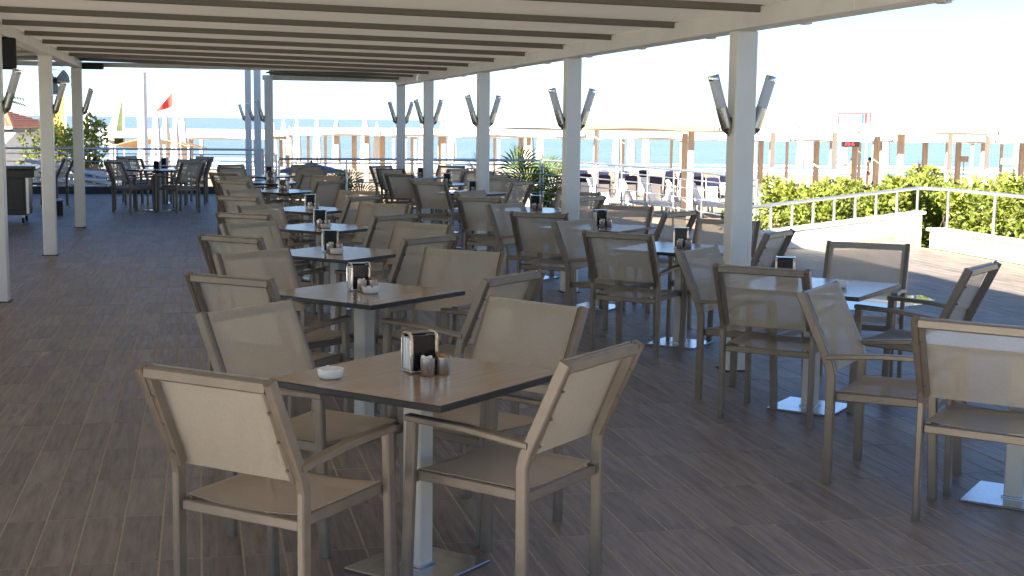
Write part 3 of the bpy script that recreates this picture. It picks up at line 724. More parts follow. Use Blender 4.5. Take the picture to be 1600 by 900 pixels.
railing('sea_railing', 'steel railing across the far end behind the post-row tables', [(1.45, FAR_R - .08, 0), (6.5, FAR_R - .08, 0)], [.94, .86, .68, .50, .31], 5)
railing('sea_railing', 'steel bar railing curving down beside the beach steps and navy loungers', [(6.55, FAR_R - .1, 0), (6.95, 25.0, 0), (7.45, 22.6, 0), (7.85, 20.1, -.02), (7.93, 18.6, -.06)], [.94, .80, .66, .50, .31, .15], 9)

# sloping white wall with handrail, and the low coping on the right
def right_walls():
    Yw = 17.40
    a = Vector((7.35, Yw, .16)); b = Vector((9.86, Yw - .12, .47))
    w = thing('parapet_wall', 'low white parapet wall sloping up to the corner by hedge', 'wall', (0, 0, 0))
    mb = MB(); t = .2
    vs = []
    for p in (a, b):
        vs += [(p.x, p.y, -.004), (p.x, p.y, p.z), (p.x, p.y + t, p.z), (p.x, p.y + t, -.5)]
    mb.add(vs, [(0, 4, 5, 1), (1, 5, 6, 2), (2, 6, 7, 3), (0, 1, 2, 3), (7, 6, 5, 4)]); mb.build('wall', 'white_wall', w)
    mb = MB(); mb.sweep([a + Vector((-.03, .10, .02)), b + Vector((.05, .10, .02))], .26, .04); mb.build('coping', 'white_wall', w)
    n = 14
    for k in range(n):      # upright tiles along the foot of the wall, on the higher half
        u = .42 + .57 * (k + .5) / n; p = a.lerp(b, u); h = .05 + .17 * (u - .42) / .58
        tb = MB(); tb.box((p.x, p.y - .008, h / 2), ((b.x - a.x) * .57 / n - .008, .014, h), ch=.002); tb.build('tile', 'wall_tile', w)
    r = thing('handrail', 'steel handrail on short posts along sloping white parapet in front of hedge', 'railing', (0, 0, 0))
    mb = MB(); at = a + Vector((-.25, .1, .37)); bt = b + Vector((0, .1, .36)); mb.tube([at, bt], .026, 10); mb.build('top_rail', 'rail_steel', r)
    for k in range(9):
        u = k / 8; p = a.lerp(b, .005 + .985 * u) + Vector((0, .1, .035)); q = at.lerp(bt, .09 + .91 * (.005 + .985 * u)); mb = MB(); mb.tube([p, (p.x, p.y, q.z)], .02, 8); mb.build('post', 'rail_steel', r)
    # right-hand low bench wall of pale tiles
    w2 = thing('bench_wall', 'low pale stone wall with rusty stains along the sunny side', 'wall', (0, 0, 0))
    mb = MB(); mb.box((10.06, 10.6, .12), (.22, 13.2, .245)); mb.build('core', 'white_wall', w2)
    mb = MB(); mb.box((10.05, 10.6, .262), (.30, 13.26, .04), ch=.006); mb.build('coping', 'white_wall', w2)
    for k in range(20):
        tb = MB(); tb.box((9.942, 16.85 - k * .64, .12), (.016, .632, .236), ch=.002); tb.build('tile', 'wall_tile', w2)
    r2 = thing('handrail', 'steel handrail on tall posts along the low stained stone wall', 'railing', (0, 0, 0))
    mb = MB(); mb.tube([bt, (10.06, 16.9, .83), (10.06, 5, .83)], .026, 10); mb.build('top_rail', 'rail_steel', r2)
    for k in range(11): mb = MB(); y = 16.95 - k * 1.13; mb.tube([(10.06, y, .28), (10.06, y, .83)], .02, 8); mb.build('post', 'rail_steel', r2)
right_walls()

def leaf_mass(n, blobs, size, seed, up=.3, lance=1.0):
    rnd = random.Random(seed); vs = []; fs = []
    for _ in range(n):
        bx, by, bz, br, bh = rnd.choice(blobs)
        while True:
            x, y, z = rnd.uniform(-1, 1), rnd.uniform(-1, 1), rnd.uniform(-1, 1); q = x * x + y * y + z * z
            if q < 1 and q > rnd.random() ** 2 * .9: break
        c = Vector((bx + x * br, by + y * br, bz + z * bh)); s = size * rnd.uniform(.6, 1.3)
        d = Vector((rnd.gauss(x, .7), rnd.gauss(y, .7), rnd.gauss(up, .6))).normalized(); sd = d.cross(Vector((rnd.gauss(0, 1), rnd.gauss(0, 1), rnd.gauss(0, 1)))).normalized()
        nrm = d.cross(sd); o = len(vs)
        vs += [c, c + d * s * .5 + sd * s * .27 / lance + nrm * s * .06, c + d * s * 1.05, c + d * s * .5 - sd * s * .27 / lance + nrm * s * .06]; fs.append((o, o + 1, o + 2, o + 3))
    mb = MB(); mb.add(vs, fs, 0, False); return mb
def make_bush(seed, w, h, n=2600, leaf='leaf', size=.085):
    rnd = random.Random(seed); bl = []
    for _ in range(13):
        z = rnd.uniform(.15, .8) * h; bl.append((rnd.uniform(-.5, .5) * w, rnd.uniform(-.34, .34) * w, z, w * rnd.uniform(.17, .30), h * rnd.uniform(.13, .24)))
    for _ in range(5): bl.append((rnd.uniform(-.45, .45) * w, rnd.uniform(-.3, .3) * w, h * rnd.uniform(.82, 1.0), w * .09, h * .13))
    crown = leaf_mass(n, bl, size, seed).mesh('foliage', leaf); st = MB()
    for _ in range(9):
        a = rnd.uniform(0, 6.28); x, y = rnd.uniform(-.2, .2) * w, rnd.uniform(-.15, .15) * w
        st.tube([(x * .4, y * .4, -.05), (x, y, h * .35), (x + math.cos(a) * w * .25, y + math.sin(a) * w * .2, h * .8)], [.014, .010, .004], 5)
    return crown, st.mesh('stem', 'bark')
BUSH = [make_bush(31, 1.55, 1.6, 4200), make_bush(32, 1.6, 1.72, 4200), make_bush(33, 1.5, 1.55, 4200)]
def put_bush(name, mes, loc, rz, label, group=None, sc=1.0):
    r = thing(name, label, 'shrub', loc, rz, group); r.scale = (sc, sc, sc); link('foliage', mes[0], r); link('stem', mes[1], r); return r
hedge = []
for k in range(10): hedge.append((8.35 + k * .78, 18.55 + .28 * math.sin(k * 1.9) ))
for k in range(7): hedge.append((11.15 + .2 * math.sin(k * 2.3), 17.2 - k * 1.0))
for k in range(9): hedge.append((8.9 + k * .95, 19.6 + .3 * math.cos(k * 1.7)))
rh = random.Random(8)
for k, (x, y) in enumerate(hedge):
    grp = 'bushes of the sunny hedge'
    if k < 10: lab = '%s yellow-green bush along sloping white parapet, counted from beach steps' % ORD[k]
    elif k < 17: lab = '%s yellow-green bush behind stained stone wall, counted from parapet corner' % ORD[k - 10]
    else: lab = '%s bush of the rear hedge row, counted from the beach steps' % ORD[k - 17]
    put_bush('hedge_bush', BUSH[k % 3], (x, y, -.84 + rh.uniform(-.08, .04)), rh.uniform(0, 6.28), lab, grp, rh.uniform(.92, 1.08))
# planting ground under the hedge
mb = MB(); mb.box((12.0, 17.6, -.86), (9.8, 6.2, .3)); 
struct(mb.build('planting_bed', 'dark_stone'))

def fan_palm(loc, h, nf, spread, seed, label, leaf='leaf_palm'):
    r = thing('palm_plant', label, 'palm', loc); rnd = random.Random(seed)
    st = MB(); fl = MB()
    for k in range(nf):
        a = 2 * math.pi * k / nf + rnd.uniform(-.3, .3); el = rnd.uniform(.25, 1.35); L = h * rnd.uniform(.55, .85)
        d = Vector((math.cos(a) * math.cos(el), math.sin(a) * math.cos(el), math.sin(el))); tip = d * L * Vector((spread, spread, 1)).length / 1.7
        st.tube([(0, 0, 0), tip * .5 + Vector((0, 0, .03)), tip], [.014, .011, .007], 5)
        sd = d.cross(Vector((0, 0, 1))).normalized(); up = sd.cross(d); FL = h * rnd.uniform(.38, .5)
        for q in range(17):
            b = -1.45 + 2.9 * q / 16; e = d * math.cos(b) + sd * math.sin(b); t = e.cross(up).normalized() * FL * .035
            p1 = tip + e * FL * .6 + up * FL * .05 ; p2 = tip + e * FL + Vector((0, 0, -FL * .12))
            fl.add([tip, p1 + t, p2, p1 - t], [(0, 1, 2, 3)])
    st.build('stem', 'bark', r); fl.build('frond', leaf, r); return r
p = at_depth(558, 300, 27.6); fan_palm((p.x, p.y, -.45), 1.15, 15, 1.0, 4, 'spiky fan palm behind the railing beside the grey canopy')
p = at_depth(838, 300, 27.4); fan_palm((p.x, p.y, -.35), 1.45, 17, 1.0, 5, 'bright green fan palm behind the railing between two white posts')
p = at_depth(795, 300, 28.2); fan_palm((p.x, p.y, -.5), 1.5, 11, 1.0, 6, 'sparse yellowing palm behind the railing next to bright fan palm')
put_bush('low_shrub', make_bush(41, .9, .9, 900, 'leaf', .10), tuple(at_depth(850, 300, 27.0).xy) + (-.6,), .5, 'low leafy green shrub at the foot of bright fan palm')
for k, (px, dep, h, w) in enumerate(((93, 37, 2.6, 1.5), (128, 36, 2.5, 1.4))):
    q = on_beach(px, dep); put_bush('garden_shrub', make_bush(50 + k, w, h, 1700, 'leaf', .12), (q.x, q.y, q.z + .0), 1.0 * k, ('yellow-green shrub beyond the railing below the yellow sail', 'yellow-green shrub beyond the railing beside closed white parasol')[k])
# lawn patch by the steps
mb = MB(); c = on_beach(1118, 30); mb.lathe([(0, .03), (1.0, .028), (1.35, .0), (1.4, -.05)], 24, c=(c.x, c.y, c.z)); mb.v = [(v[0], v[1], v[2] + .04) for v in mb.v]
struct(mb.build('lawn', 'lawn'))

# ================================================================== the beach behind
def beach_pergola(label, dep, z_top, posts, x0, x1, depth=3.2, tan=(), masts=(), seed=1, pw=.15, front='white_cloth'):
    c = at_depth((x0 + x1) / 2, 300, dep); root = thing('beach_pergola', label, 'pergola', (c.x, c.y, 0), -YAW)
    inv = Matrix.Rotation(YAW, 4, 'Z')
    def loc(px, extra=0.0):
        d = ray(px, 300); t = (dep + extra) / d.dot(fw0); return inv @ (Vector((d.x * t, d.y * t, 0)) - Vector((c.x, c.y, 0)))
    rnd = random.Random(seed); zg = -0.9 - max(0, dep - 26) * (1.45 / 84)
    for px in posts:
        p = loc(px); mb = MB(); mb.box((p.x, p.y, (z_top - .05 + zg - .1) / 2), (pw, pw, z_top - .05 - zg + .1), ch=.01); mb.build('post', 'tan_wood', root)
        q = loc(px, depth); mb = MB(); mb.box((p.x + rnd.uniform(-.3, .3), p.y + depth - .1, (z_top - .05 + zg - .1) / 2), (pw, pw, z_top - .05 - zg + .1), ch=.01); mb.build('post', 'tan_wood', root)
    a, b = loc(x0).x, loc(x1).x; n = max(2, int((b - a) / 3.2))
    for off in (0, depth - .1):
        mb = MB(); mb.sweep([(a, off, z_top), (b, off, z_top)], .10, .12, side=(0, 1, 0)); mb.build('beam', 'white_post' if off == 0 else 'tan_wood', root)
    for k in range(n):
        xa, xb = a + (b - a) * k / n, a + (b - a) * (k + 1) / n; sg = rnd.uniform(.05, .14); lift = rnd.uniform(.07, .12)
        def fn(u, v): return (xa + .03 + (xb - xa - .06) * u, -.15 + (depth + .2) * v, z_top + lift + .10 * v - sg * math.sin(math.pi * v) * (.5 + .5 * math.sin(math.pi * u)))
        mb = MB(); mb.sheet(fn, 6, 8, thick=.012); mb.build('canopy', 'white_cloth', root)
        def fv(u, v): return (xa + .03 + (xb - xa - .06) * u, -.16 - .015 * math.sin(u * 19 + k), z_top + lift + .005 - (.12 + .03 * math.sin(u * 7 + k * 2)) * v)
        mb = MB(); mb.sheet(fv, 14, 2, thick=.006)
        pxm = 800 + F_PX * ((c - Vector((0, 0, c.z)) + rt0 * (xa + xb) / 2).dot(rt0)) / dep
        mb.build('valance', 'tan_cloth' if any(t0 < pxm < t1 for t0, t1 in tan) else front, root)
    for px, zt in masts:
        p = loc(px, .6); mb = MB(); mb.tube([(p.x, p.y, zg), (p.x, p.y, zt)], .07, 8); mm = mb.build('mast', 'white_plastic', root)
        for s in (-1, 1): mb = MB(); mb.tube([(p.x, p.y, zt - .05), (p.x + s * (zt - z_top) * .85, p.y, z_top + .1)], .03, 5); mb.build('stay', 'white_plastic', mm)
    return root
def zt(y, dep, hor=190): return EYE - (y - hor) * dep / F_PX
beach_pergola('tall beach pergola with tan valances and masts with stays behind the hedge', 38, zt(203, 38, 193), [760, 1078, 1404, 1720], 690, 1750, tan=((905, 1140), (1520, 1800)), masts=[(931, zt(157, 38)), (1079, zt(148, 38)), (1205, zt(158, 38)), (1407, zt(142, 38)), (1481, zt(152, 38)), (1539, zt(162, 38)), (1301, zt(168, 38))], seed=1, pw=.16)
beach_pergola('long white-roofed beach pergola on wooden posts in front of sea', 47, zt(213, 47), [526, 573, 693, 825, 930, 1204, 1298, 1371, 1479, 1534, 1640], 440, 1700, depth=3.0, seed=2, pw=.17)
beach_pergola('farthest white beach pergola on thin posts near the water', 74, zt(215, 74), [454, 467, 498, 615, 634, 649, 779, 963, 984, 1063, 1178, 1247, 1262, 1319, 1362, 1516, 1593], 130, 1700, depth=3.4, seed=3, pw=.14)
beach_pergola('white-roofed beach pergola beyond the left wing railing', 56, zt(214, 56, 183), [150, 300, 400, 440], 140, 440, depth=3.0, tan=(), seed=4, pw=.14)
# sagging tan awning beyond the left wing
def awning():
    c = at_depth(238, 300, 52); r = thing('beach_awning', 'sagging tan cloth awning on white poles beyond left wing railing', 'awning', (c.x, c.y, 0), -YAW)
    def fn(u, v): return ((u - .5) * 2.8, 3 * v, zt(226, 52, 182) + .28 * math.sin(math.pi * u) - .12 * v)
    mb = MB(); mb.sheet(fn, 12, 5, thick=.02); mb.build('cloth', 'tan_cloth', r)
    for s in (-1.35, -.45, .45, 1.35):
        mb = MB(); mb.tube([(s, .1, ground(c)), (s, .1, zt(224, 52, 182))], .05, 8); mb.build('pole', 'white_plastic', r)
awning()

# closed parasols
def make_parasol(seed, h=2.7):
    root = thing('closed_parasol', 'x', 'parasol'); rnd = random.Random(seed); mb = MB(); seg = 16; prof = [(.05, 1.0), (.15, 1.02), (.17, 1.25), (.14, 1.7), (.10, 2.2), (.05, 2.58), (.012, 2.66)]
    vs = []; fs = []
    for (rr, z) in prof:
        for j in range(seg): a = 2 * math.pi * j / seg; q = rr * (1 + (.28 if j % 2 else -.18)); vs.append((q * math.cos(a), q * math.sin(a), z * h / 2.7))
    fs = [(i * seg + j, i * seg + (j + 1) % seg, i * seg + seg + (j + 1) % seg, i * seg + seg + j) for i in range(len(prof) - 1) for j in range(seg)]
    mb.add(vs, fs, 0, True); mb.build('canopy', 'white_cloth', root)
    mb = MB(); mb.tube([(0, 0, 0), (0, 0, h)], .024, 8); mb.build('pole', 'white_plastic', root)
    mb = MB(); mb.lathe([(0, 0), (.25, 0), (.25, .05), (.06, .08), (.035, .30), (0, .30)], 14); mb.build('base', 'white_plastic', root)
    return root
par0 = make_parasol(1); npar = 0
PAR = [(427, 188, 66), (444, 184, 66), (453, 196, 80), (465, 183, 66), (496, 181, 62), (526, 181, 62), (571, 174, 56), (589, 190, 78), (826, 172, 55), (843, 188, 72), (963, 177, 60), (985, 183, 66), (1008, 185, 70), (1250, 178, 60), (1263, 187, 70), (1379, 174, 58), (1588, 179, 62), (246, 168, 50), (261, 172, 53), (277, 173, 52), (287, 176, 54), (128, 176, 45), (139, 165, 42), (706, 178, 62), (690, 186, 70), (660, 188, 70)]
PAR.sort()
for k, (px, ty, dep) in enumerate(PAR):
    q = on_beach(px, dep); top = at_depth(px, ty, dep).z; s = max(.7, (top - q.z) / 2.7)
    lab = '%s closed white parasol along the beach, counted from the tiled huts' % (ORD[k] if k < 20 else ('twenty-' + ORD[k - 20]))
    o = put(par0, q, rt.uniform(0, 6), lab, 'closed parasols on the beach'); o.scale = (min(1.05, s), min(1.05, s), s)

# tall white mast, flag, sails
def misc_tall():
    q = on_beach(225, 44); t = at_depth(225, 113, 44).z; r = thing('white_mast', 'tall thick white mast rising beyond the left wing railing', 'mast', q)
    mb = MB(); mb.tube([(0, 0, 0), (0, 0, (t - q.z))], [.17, .15], 14); mb.build('pole', 'white_plastic', r); mb = MB(); mb.lathe([(0, 0), (.3, 0), (.3, .06), (.1, .1)], 14); mb.build('base', 'white_plastic', r)
    q = on_beach(273, 60); t = at_depth(273, 141, 60).z; r = thing('flag', 'red triangular flag drooping from a thin white pole', 'flag', q)
    mb = MB(); mb.tube([(0, 0, 0), (0, 0, t - q.z)], .03, 8); mb.build('pole', 'white_plastic', r)
    H = t - q.z
    def fn(u, v):
        w = (1 - u) ; x = -.78 * u; z = H - .02 - .95 * u ** .8 - v * .62 * w * (1 - .3 * u); return (x * 1.0 - .03, .08 * math.sin(u * 8), z)
    mb = MB(); mb.sheet(fn, 12, 4, thick=.008); mb.build('cloth', 'red_cloth', r)
    for px, ty, by, dep, mt, lab, w, lean in ((96, 146, 214, 58, 'yellow_sail', 'yellow patterned boat sail behind the left posts', 1.0, 0), (186, 148, 210, 60, 'green_sail', 'white and green boat sail standing on the beach', .95, 1)):
        q = on_beach(px, dep); zt_ = at_depth(px, ty, dep).z; zb = at_depth(px, by, dep).z; r = thing('sail_boat', lab, 'boat', q, -YAW)
        mb = MB(); mb.tube([(.28, 0, .1), (.26, 0, zt_ - q.z + .05)], .035, 8); mb.build('mast', 'white_plastic', r)
        z0 = zb - q.z - .5; z1 = zt_ - q.z
        def fn(u, v): zz = z0 + (z1 - z0) * v; ww = w * (1 - v) ** (.6 if not lean else .9); return (.25 - ww * (1 - u), .12 * math.sin(math.pi * u) * (1 - v), zz)
        if lean:
            def f1(u, v): p = fn(u * .5, v); return p
            def f2(u, v): p = fn(.5 + u * .5, v); return p
            mb = MB(); mb.sheet(f1, 4, 12, thick=.01); mb.build('sail', 'white_cloth', r); mb = MB(); mb.sheet(f2, 4, 12, thick=.01); mb.build('sail', mt, r)
        else: mb = MB(); mb.sheet(fn, 6, 12, thick=.01); mb.build('sail', mt, r)
        hull = MB()
        def hf(u, v): a = (u - .5) * 2; return (a * 1.9, (v - .5) * .9 * (1 - a * a), .15 + .25 * (abs(v - .5) * 2) ** 2 + .15 * a * a)
        hull.sheet(hf, 12, 6, thick=.05); hull.build('hull', 'white_plastic', r)
misc_tall()

# tiled huts on the far left
def hut(label, px0, px1, dep, eave_y, ridge_y, hor, dpt, awn):
    a, b = at_depth(px0, 250, dep), at_depth(px1, 250, dep); c = (a + b) / 2; w = (b - a).length; g = ground(c)
    ze, zr = EYE - (eave_y - hor) * dep / F_PX, EYE - (ridge_y - hor) * dep / F_PX
    r = thing('beach_hut', label, 'hut', (c.x, c.y + dpt / 2, 0), -YAW)
    mb = MB(); mb.box((0, 0, (g + ze) / 2), (w - .7, dpt - .7, ze - g)); mb.build('wall', 'white_wall', r)
    mb = MB(); mb.box((0, 0, ze + .03), (w, dpt, .12)); mb.build('fascia', 'dark_iron', r)
    mb = MB(); mb.tube([(-w / 2, -dpt / 2 - .05, ze + .10), (w / 2, -dpt / 2 - .05, ze + .10)], .05, 8); mb.build('gutter', 'rail_steel', r)
    n = 9; rf = link('roof', None, r) if False else None
    base = [(-w / 2, -dpt / 2), (w / 2, -dpt / 2), (w / 2, dpt / 2), (-w / 2, dpt / 2)]; rg = [(-w * .12, 0), (w * .12, 0)]
    mb = MB(); z0 = ze + .095
    for (p, q, s, t) in ((base[0], base[1], rg[0], rg[1]), (base[1], base[2], rg[1], rg[1]), (base[2], base[3], rg[1], rg[0]), (base[3], base[0], rg[0], rg[0])):
        for k in range(n):      # courses of tiles stepping up the slope
            u0, u1 = k / n, (k + 1) / n
            def L(A, B, u): return (A[0] + (B[0] - A[0]) * u, A[1] + (B[1] - A[1]) * u, z0 + (zr - z0) * u)
            p0, q0, p1, q1 = L(p, s, u0), L(q, t, u0), L(p, s, u1), L(q, t, u1); st = .03
            mb.add([p0, q0, (q0[0], q0[1], q0[2] + st), (p0[0], p0[1], p0[2] + st), q1, p1], [(0, 1, 2, 3), (3, 2, 4, 5)])
    mb.build('roof', 'roof_tile', r)
    if awn:
        def fn(u, v): return (-w * .2 + w * .75 * u, -dpt / 2 - .1 - 1.1 * v, ze - .05 - .38 * v - (.04 * abs(math.sin(u * 22)) if v > .9 else 0))
        mb = MB(); mb.sheet(fn, 40, 5, thick=.02); mb.build('awning', 'white_cloth', r)
    for k in range(2):
        f = MB(); x = -w * .2 + k * w * .4; f.box((x, -dpt / 2 + .33, ze - .9), (.9, .06, 1.0)); ff = f.build('window', 'white_post', r); f = MB(); f.box((x, -dpt / 2 + .295, ze - .9), (.78, .02, .88)); f.build('pane', 'black_gloss', ff)
hut('beach hut with red tiled roof and dark fascia, its awning scalloped', -95, 53, 41, 203, 173, 179, 4.2, True)
hut('low beach hut with red tiled roof behind the dark-fascia hut', -20, 88, 55, 214, 199, 180, 4.5, True)
def coconut_palm():
    q = on_beach(-22, 36); r = thing('palm_tree', 'palm tree by the huts with drooping dark fronds', 'tree', q); H = at_depth(0, 165, 36).z - q.z
    mb = MB(); mb.tube([(0, 0, 0), (.1, 0, H * .5), (0, 0, H)], [.16, .12, .10], 9); mb.build('trunk', 'bark', r); fl = MB(); rnd = random.Random(5)
    for k in range(14):
        a = 2 * math.pi * k / 14; L = rnd.uniform(.8, 1.1); el = rnd.uniform(-.1, .9)
        P = [Vector((math.cos(a) * L * t * math.cos(el * (1 - t)), math.sin(a) * L * t * math.cos(el * (1 - t)), H + L * (math.sin(el) * t - .55 * t * t))) for t in (0, .25, .5, .75, 1)]
        for i in range(4):
            d = (P[i + 1] - P[i]).normalized(); sd = d.cross(Vector((0, 0, 1))).normalized()
            for s in (-1, 1):
                for j in range(4):
                    p = P[i].lerp(P[i + 1], j / 4); e = (sd * s + d * .5 + Vector((0, 0, -.35))).normalized() * .32; fl.add([p, p + e * .5 + d * .02, p + e, p + e * .5 - d * .02], [(0, 1, 2, 3)])
    fl.build('crown', 'leaf_dark', r)
coconut_palm()

# stacked sunbeds by the left wing
def sunbed_stack(px, n, label_fn, dep=33.2):
    c = at_depth(px, 300, dep)
    for k in range(n):
        r = thing('stacked_sunbed', label_fn(k), 'sunbed', (c.x, c.y, -.32 + k * .155), R(4) + rt.uniform(-.03, .03), 'stacked white sunbeds')
        def fn(u, v): x = (u - .5) * 1.75; return (x, (v - .5) * .62, .12 + .17 * (1 - u) ** 2 * 1.6 + .03 * math.sin(u * 5) + (.02 if abs(v - .5) > .42 else 0))
        mb = MB(); mb.sheet(fn, 14, 8, thick=.05); mb.build('shell', 'white_plastic', r)
        for s in (-1, 1):
            mb = MB(); mb.box((s * .62, 0, .06), (.06, .56, .14), ch=.01); mb.build('leg', 'white_plastic', r)
sunbed_stack(104, 5, lambda k: '%s white sunbed up in the stack directly behind the left posts' % ORD[k])
sunbed_stack(156, 4, lambda k: '%s white sunbed up in the stack beside the left-wing tables' % ORD[k])

# loungers
def make_lounger(cush):
    root = thing('beach_lounger', 'x', 'lounger'); fr = 'white_plastic'
    mb = MB()
    for s in (-1, 1): mb.sweep([(s * .30, -.95, .33), (s * .30, .35, .33)], .05, .06, side=(1, 0, 0)); mb.sweep([(s * .30, .30, .33), (s * .30, .62, 1.0)], .05, .05, side=(1, 0, 0))
    mb.sweep([(-.30, -.95, .33), (.30, -.95, .33)], .05, .06); mb.sweep([(-.30, .62, 1.0), (.30, .62, 1.0)], .05, .05); mb.build('frame', fr, root)
    for sx in (-1, 1):
        for y in (-.75, .42):
            mb = MB(); mb.sweep([(sx * .30, y, 0), (sx * .30, y + .03, .31)], .05, .06, side=(1, 0, 0)); mb.build('leg', fr, root)
    mb = MB(); mb.sweep([(0, .62, .05), (0, .58, .78)], .46, .03, side=(1, 0, 0)); mb.build('back_prop', fr, root)
    def fn(u, v):
        x = (u - .5) * .56
        if v < .62: y = -.93 + 1.25 * v / .62; z = .40
        else: t = (v - .62) / .38; y = .32 + .33 * t; z = .40 + .68 * t
        return (x, y, z + .03 * (1 - (2 * u - 1) ** 4))
    mb = MB(); mb.sheet(fn, 6, 16, thick=.06); mb.build('cushion', cush, root); return root
L0 = make_lounger('navy_cloth'); L1 = make_lounger('white_plastic')
LN = [(862, 284, 60), (912, 279, 60), (945, 281, 60), (972, 284, 58), (1009, 279, 62), (1043, 280, 60), (1066, 284, 58), (1091, 283, 58), (1130, 284, 55), (918, 289, 52), (945, 294, 50), (985, 295, 50), (1022, 295, 50), (1045, 294, 50), (1092, 296, 50), (1118, 297, 49)]
LN.sort()
LABN = ['navy', 'white']
for k, (px, ty, dep) in enumerate(LN):
    q = on_beach(px, dep); o = put(L0, q, heading(q) + math.pi + rt.uniform(-.2, .2), '%s navy cushioned lounger beyond the steps railing, counted towards the hedge' % (ORD[k] if k < 20 else 'twenty-first'), 'navy beach loungers'); o.scale = (.8, 1, 1)
LW = [(952, 45), (1003, 44), (1038, 43), (1075, 44), (1112, 43), (1215, 40), (1236, 42), (1480, 43), (1500, 45), (1535, 42), (1560, 44), (1592, 42)]
for k, (px, dep) in enumerate(LW):
    q = on_beach(px, dep); put(L1, q, heading(q) + math.pi * .5 + rt.uniform(-.5, .5), '%s bare white lounger on the sand, counted from bright fan palm' % ORD[k], 'bare white loungers')

# grey canopy kiosk below the far railing
def kiosk():
    c = at_depth(487, 300, 33); g = ground(c); r = thing('grey_parasol', 'open dark grey parasol over a dark counter behind the far railing', 'parasol', (c.x, c.y, g), -YAW)
    ztop = at_depth(483, 254, 33).z - g; ze = at_depth(483, 266, 33).z - g; w = .80
    mb = MB(); n = 8; vs = [(0, 0, ztop)] + [(w * math.cos(2 * math.pi * k / n), w * math.sin(2 * math.pi * k / n), ze) for k in range(n)] + [(w * math.cos(2 * math.pi * k / n), w * math.sin(2 * math.pi * k / n), ze - .05) for k in range(n)]
    fs = [(0, 1 + k, 1 + (k + 1) % n) for k in range(n)] + [(1 + k, 9 + k, 9 + (k + 1) % n, 1 + (k + 1) % n) for k in range(n)]
    mb.add(vs, fs); mb.build('canopy', 'grey_cloth', r)
    for k in range(n): a = 2 * math.pi * k / n; mb = MB(); mb.tube([(0, 0, ze - .05), (w * .97 * math.cos(a), w * .97 * math.sin(a), ze - .02)], .012, 5); mb.build('rib', 'dark_iron', r)
    mb = MB(); mb.tube([(0, 0, 0), (0, 0, ztop + .05)], .03, 8); mb.build('pole', 'dark_iron', r)
    t = thing('counter', 'dark wooden counter under the grey parasol', 'counter', (c.x + .35, c.y - .5, g), -YAW)
    mb = MB(); mb.box((0, 0, .55), (1.0, .5, 1.1), ch=.01); mb.build('body', 'dark_wood', t); mb = MB(); mb.box((0, 0, 1.12), (1.1, .6, .04), ch=.006); mb.build('top', 'black_edge', t)
kiosk()

# signs on the beach
def signs():
    q = on_beach(1330, 62); r = thing('beach_billboard', 'white billboard with red frame and blue stripe above the pergola roofs', 'sign', q, -YAW); g = q.z
    zc = at_depth(1330, 190, 62).z - g; w, h = 1.45, .78
    mb = MB(); mb.box((0, 0, zc), (w, .06, h)); mb.build('board', 'white_plastic', r)
    mb = MB()
    for s in (-1, 1): mb.box((s * (w / 2 - .03), -.035, zc), (.05, .02, h)); 
    mb.box((0, -.035, zc + h / 2 - .03), (w, .022, .05)); mb.build('frame', 'red_paint', r)
    for k, (x, m) in enumerate(((.36, 'blue_paint'), (.50, 'red_paint'), (.60, 'white_plastic'))): mb = MB(); mb.box((x, -.036, zc + .14), (.11, .018, .42)); mb.build('stripe', m, r)
    mb = MB(); mb.box((-.15, -.036, zc - .22), (.55, .018, .05)); mb.box((-.1, -.036, zc - .32), (.4, .018, .04)); mb.build('lettering', 'red_paint', r)
    for s in (-1, 1): mb = MB(); mb.tube([(s * .6, .06, 0), (s * .6, .06, zc)], .04, 8); mb.build('pole', 'white_plastic', r)
    q = on_beach(1320, 45); r = thing('led_sign', 'black electronic sign with red digits on a brown post', 'sign', q, -YAW); g = q.z
    zc = at_depth(1325, 225, 45).z - g
    mb = MB(); mb.box((.12, 0, zc), (.56, .08, .17), ch=.01); mb.build('housing', 'speaker_black', r)
    mb = MB(); mb.box((-.07, .0, zc - .38), (.22, .06, .55), ch=.01); mb.build('panel', 'sign_tan', r)
    mb = MB(); mb.tube([(0.0, .08, 0), (0, .08, zc)], .05, 8); mb.build('post', 'tan_wood', r)
    seg = {'2': 'abged', '3': 'abgcd', '5': 'afgcd', ':': ''}; mb = MB(); x = -.03
    for ch in '23:5':
        if ch == ':':
            for dz in (-.02, .02): mb.box((x, -.045, zc + dz), (.012, .01, .012))
            x += .05; continue
        for sname in seg[ch]:
            bx = {'a': (0, .04, .05, .012), 'g': (0, 0, .05, .012), 'd': (0, -.04, .05, .012), 'b': (.025, .02, .012, .04), 'c': (.025, -.02, .012, .04), 'e': (-.025, -.02, .012, .04), 'f': (-.025, .02, .012, .04)}[sname]
            mb.box((x + bx[0], -.045, zc + bx[1]), (bx[2], .01, bx[3]))
        x += .085
    mb.build('digits', 'led_red', r)
    for (px, y0, y1, w, dep, lab) in ((1504, 244, 253, .30, 52, 'small tan notice on a thin wooden post beyond the hedge'), (1573, 247, 257, .62, 60, 'tan notice board on two legs beyond hedge beside a white post'), (1592, 247, 257, .62, 61, 'tan notice board on two legs at the far end of hedge')):
        q = on_beach(px, dep); r = thing('notice_board', lab, 'sign', q, -YAW); za, zb = at_depth(px, y1, dep).z - q.z, at_depth(px, y0, dep).z - q.z
        mb = MB(); mb.box((0, 0, (za + zb) / 2), (w, .04, zb - za), ch=.005); mb.build('board', 'sign_tan', r)
        for s in ((-1, 1) if w > .4 else (0,)): mb = MB(); mb.tube([(s * w * .45, .04, 0), (s * w * .45, .04, zb)], .022, 6); mb.build('leg', 'dark_iron' if w > .4 else 'tan_wood', r)
signs()

